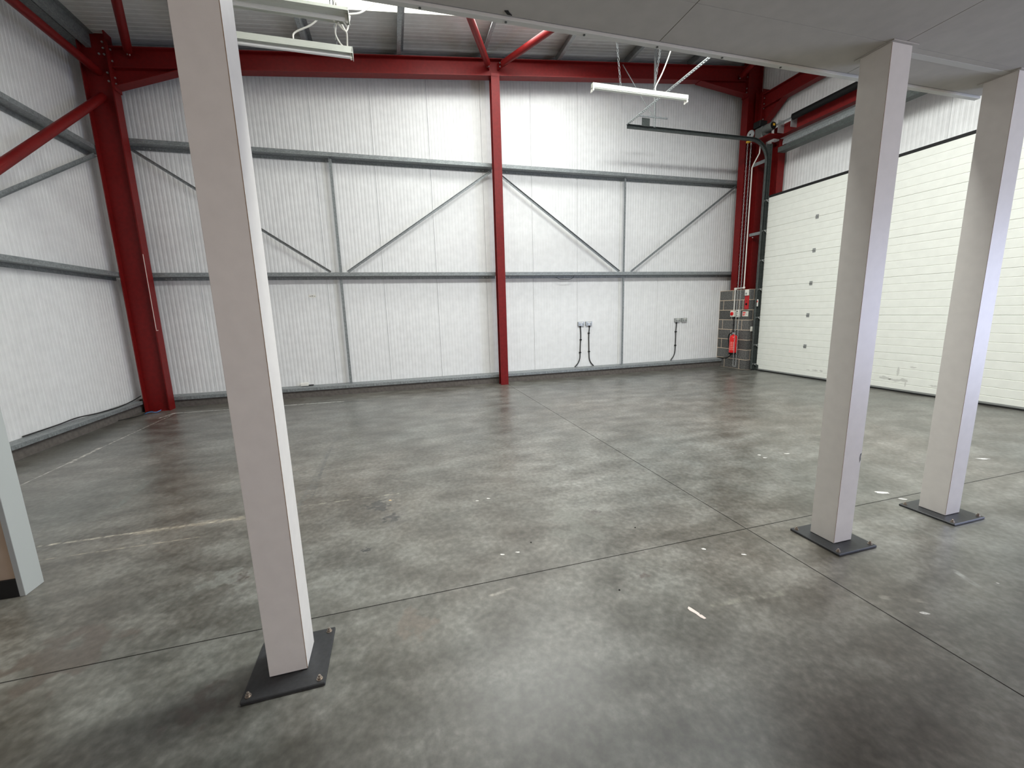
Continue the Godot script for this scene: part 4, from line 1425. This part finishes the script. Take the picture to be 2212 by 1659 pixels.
	box2(st, Vector3(-0.03, -0.055, 0), Vector3(0.03, 0.055, 0.03), 0.008)
	obj("body", st, M.cream, t)
	st = mk()
	tube(st, [Vector3(0, -0.055, 0.012), Vector3(0.0, -0.27, 0.012)], 0.005, 8)
	obj("lead", st, M.cable, t)
	# guard strip
	t = thing("corner_angle", "thin galvanised angle covering the edge between pier and door track", "angle")
	st = mk()
	box2(st, Vector3(7.786, 0, zf - 0.005), Vector3(7.79, 1.82, zf + 0.03))
	obj("angle", st, M.galv, t)

func socket(x: float, label: String, cable: Array) -> void:
	var y := 1.15
	var t := thing("socket_outlet", label, "socket", Vector3(x, y, ZB), "metal socket outlets")
	var st := mk()
	box2(st, Vector3(-0.075, -0.045, 0.0), Vector3(0.075, 0.045, 0.042), 0.005)
	obj("box", st, M.steel_box, t)
	st = mk()
	box2(st, Vector3(-0.073, -0.043, 0.042), Vector3(0.073, 0.043, 0.046), 0.002)
	obj("face_plate", st, M.zinc, t)
	for k in [-1, 1]:
		st = mk()
		box2(st, Vector3(k * 0.04 - 0.02, -0.032, 0.046), Vector3(k * 0.04 + 0.02, 0.008, 0.0475))
		var ins := obj("outlet", st, M.steel_box, t)
		st = mk()
		box2(st, Vector3(k * 0.04 - 0.003, -0.006, 0.0474), Vector3(k * 0.04 + 0.003, 0.004, 0.0480))
		box2(st, Vector3(k * 0.04 - 0.013, -0.024, 0.0474), Vector3(k * 0.04 - 0.006, -0.020, 0.0480))
		box2(st, Vector3(k * 0.04 + 0.006, -0.024, 0.0474), Vector3(k * 0.04 + 0.013, -0.020, 0.0480))
		obj("pin_holes", st, M.black, ins)
		st = mk()
		box2(st, Vector3(k * 0.017 - 0.011, 0.012, 0.046), Vector3(k * 0.017 + 0.011, 0.036, 0.0515), 0.002)
		obj("rocker", st, M.white_plastic, t)
	if cable.is_empty():
		return
	st = mk()
	tube(st, [Vector3(cable[0][0] - x, -0.045, 0.022), Vector3(cable[0][0] - x, -0.085, 0.022)], 0.014, 10)
	obj("gland", st, M.black, t)

func build_small_things() -> void:
	var c1 := [[3.935, 1.08], [3.945, 0.90], [3.935, 0.70], [3.93, 0.49], [3.92, 0.38], [3.875, 0.28], [3.80, 0.205]]
	var c2 := [[4.155, 1.08], [4.14, 0.89], [4.142, 0.68], [4.148, 0.48], [4.155, 0.38], [4.185, 0.29], [4.26, 0.205]]
	var c3 := [[6.41, 1.08], [6.40, 0.90], [6.402, 0.70], [6.40, 0.49], [6.39, 0.38], [6.36, 0.30], [6.285, 0.205]]
	socket(3.95, "metal double socket with cable bending towards the centre post", c1)
	socket(4.135, "metal double socket with cable bending towards the sag bar", c2)
	socket(6.425, "metal double socket with black cable, next to the block pier side", c3)
	socket(6.61, "metal double socket without any cable of its own, by the block pier", [])
	var st := mk()
	var names := ["black cable under the socket pair bending towards the centre post", "black cable under the socket pair bending towards the sag bar", "black cable under the lone-wired socket near the block pier"]
	var clips := [[0.80, 0.52], [0.94, 0.53], [0.88, 0.56]]
	for i in 3:
		var pts := []
		for p in [c1, c2, c3][i]:
			pts.append(Vector3(p[0], p[1], ZB + 0.02 if p[1] < 1.0 else ZB + 0.022))
		var t := thing("socket_cable", names[i], "cable", Vector3.ZERO, "black socket cables")
		st = mk()
		tube(st, smooth(pts), 0.011, 10)
		obj("sheath", st, M.cable, t)
		for y in clips[i]:
			st = mk()
			var cx: float = pts[1].x if y > 0.7 else pts[3].x
			box2(st, Vector3(cx - 0.022, y - 0.012, ZB), Vector3(cx + 0.022, y + 0.012, ZB + 0.034), 0.004)
			obj("clip", st, M.black, t)
	# loop of wire under the lower rail
	var t := thing("loose_wire", "thin dark wire sagging below the lower rail near the centre post", "wire")
	st = mk()
	tube(st, smooth([Vector3(3.32, 2.14, ZB + 0.12), Vector3(3.42, 2.10, ZB + 0.14), Vector3(3.56, 2.09, ZB + 0.14), Vector3(3.68, 2.11, ZB + 0.14), Vector3(3.74, 2.16, ZB + 0.12)]), 0.005, 6)
	obj("sheath", st, M.cable, t)
	# box resting on the base rail
	t = thing("junction_box", "small white box resting on the base rail of the back wall", "box", Vector3(-1.68, 0.205, ZB + 0.06))
	st = mk()
	box2(st, Vector3(-0.07, 0, -0.03), Vector3(0.065, 0.055, 0.04), 0.004)
	obj("body", st, M.white_plastic, t)
	st = mk()
	box2(st, Vector3(0.065, 0.0, -0.015), Vector3(0.15, 0.014, 0.02), 0.003)
	obj("foot", st, M.black, t)
	# paper label
	t = thing("paper_label", "small white paper label stuck on the back wall panel", "label", Vector3(-1.40, 1.84, ZB + 0.002))
	st = mk()
	box2(st, Vector3(-0.06, -0.025, 0), Vector3(0.06, 0.025, 0.001))
	obj("paper", st, M.white_plastic, t)
	st = mk()
	for q in [[-0.045, -0.02, 0.012], [-0.012, 0.014, 0.02], [0.025, 0.05, 0.01]]:
		box2(st, Vector3(q[0], -0.008, 0.0008), Vector3(q[1], -0.008 + q[2], 0.0014))
	obj("print", st, M.steel_box, t)
	# cable along the braced wall
	t = thing("wall_cable", "black cable lying along the base rail of the braced wall", "cable")
	st = mk()
	tube(st, smooth([Vector3(-4.185, 0.205, -5.9), Vector3(-4.18, 0.21, -6.4), Vector3(-4.18, 0.22, -6.75), Vector3(-4.15, 0.2, -7.1), Vector3(-4.12, 0.197, -7.5), Vector3(-4.15, 0.21, -7.9), Vector3(-4.17, 0.24, -8.2)]), 0.008, 8)
	obj("sheath", st, M.cable, t)
	# wires at the foot of the corner column
	t = thing("wire_ends", "loose black and blue wires at the foot of the corner column", "wire")
	st = mk()
	tube(st, smooth([Vector3(-4.07, 0.02, -7.35), Vector3(-4.02, 0.006, -7.55), Vector3(-3.96, 0.008, -7.72), Vector3(-3.93, 0.03, -7.82), Vector3(-3.90, 0.02, -7.92)]), 0.006, 6)
	obj("black_wire", st, M.cable, t)
	st = mk()
	tube(st, smooth([Vector3(-3.95, 0.01, -7.78), Vector3(-3.88, 0.03, -7.80), Vector3(-3.82, 0.012, -7.84), Vector3(-3.78, 0.03, -7.90)]), 0.007, 6)
	obj("blue_wire", st, M.blue, t)
	# torn tape on the floor
	t = thing("tape_strip", "torn strip of pale tape stuck to the concrete floor", "tape")
	st = mk()
	var a := ground(1485, 1312)
	var b := ground(1524, 1337)
	var d := (b - a)
	var s := d.cross(Vector3.UP).normalized() * 0.011
	var poly := PackedVector2Array([Vector2(0, -0.8), Vector2(0.15, -1.0), Vector2(0.6, -0.9), Vector2(0.66, -0.4), Vector2(0.74, -0.9), Vector2(1.0, -0.6), Vector2(0.97, 0.5), Vector2(0.8, 0.9), Vector2(0.5, 0.6), Vector2(0.2, 1.0), Vector2(0.05, 0.5)])
	prism(st, poly, a, d, s, Vector3(0, 0.001, 0))
	obj("tape", st, M.tape, t)
	# broom bristle or twig bits
	for q in [[1338, 1275], [1147, 1172], [1372, 1140]]:
		var p := ground(q[0], q[1])
		t = thing("grit", ["dark grit speck lying on the slab nearest the lone column", "dark grit speck lying beyond the joint, between tape strip and centre post", "dark grit speck lying just beyond the joint above the tape strip"][[1338, 1147, 1372].find(q[0])], "grit", p)
		st = mk()
		lathe(st, [Vector2(0, 0), Vector2(0.005, 0.001), Vector2(0.004, 0.004), Vector2(0, 0.005)], Vector3.ZERO, Basis.IDENTITY, 7)
		obj("speck", st, M.black, t)
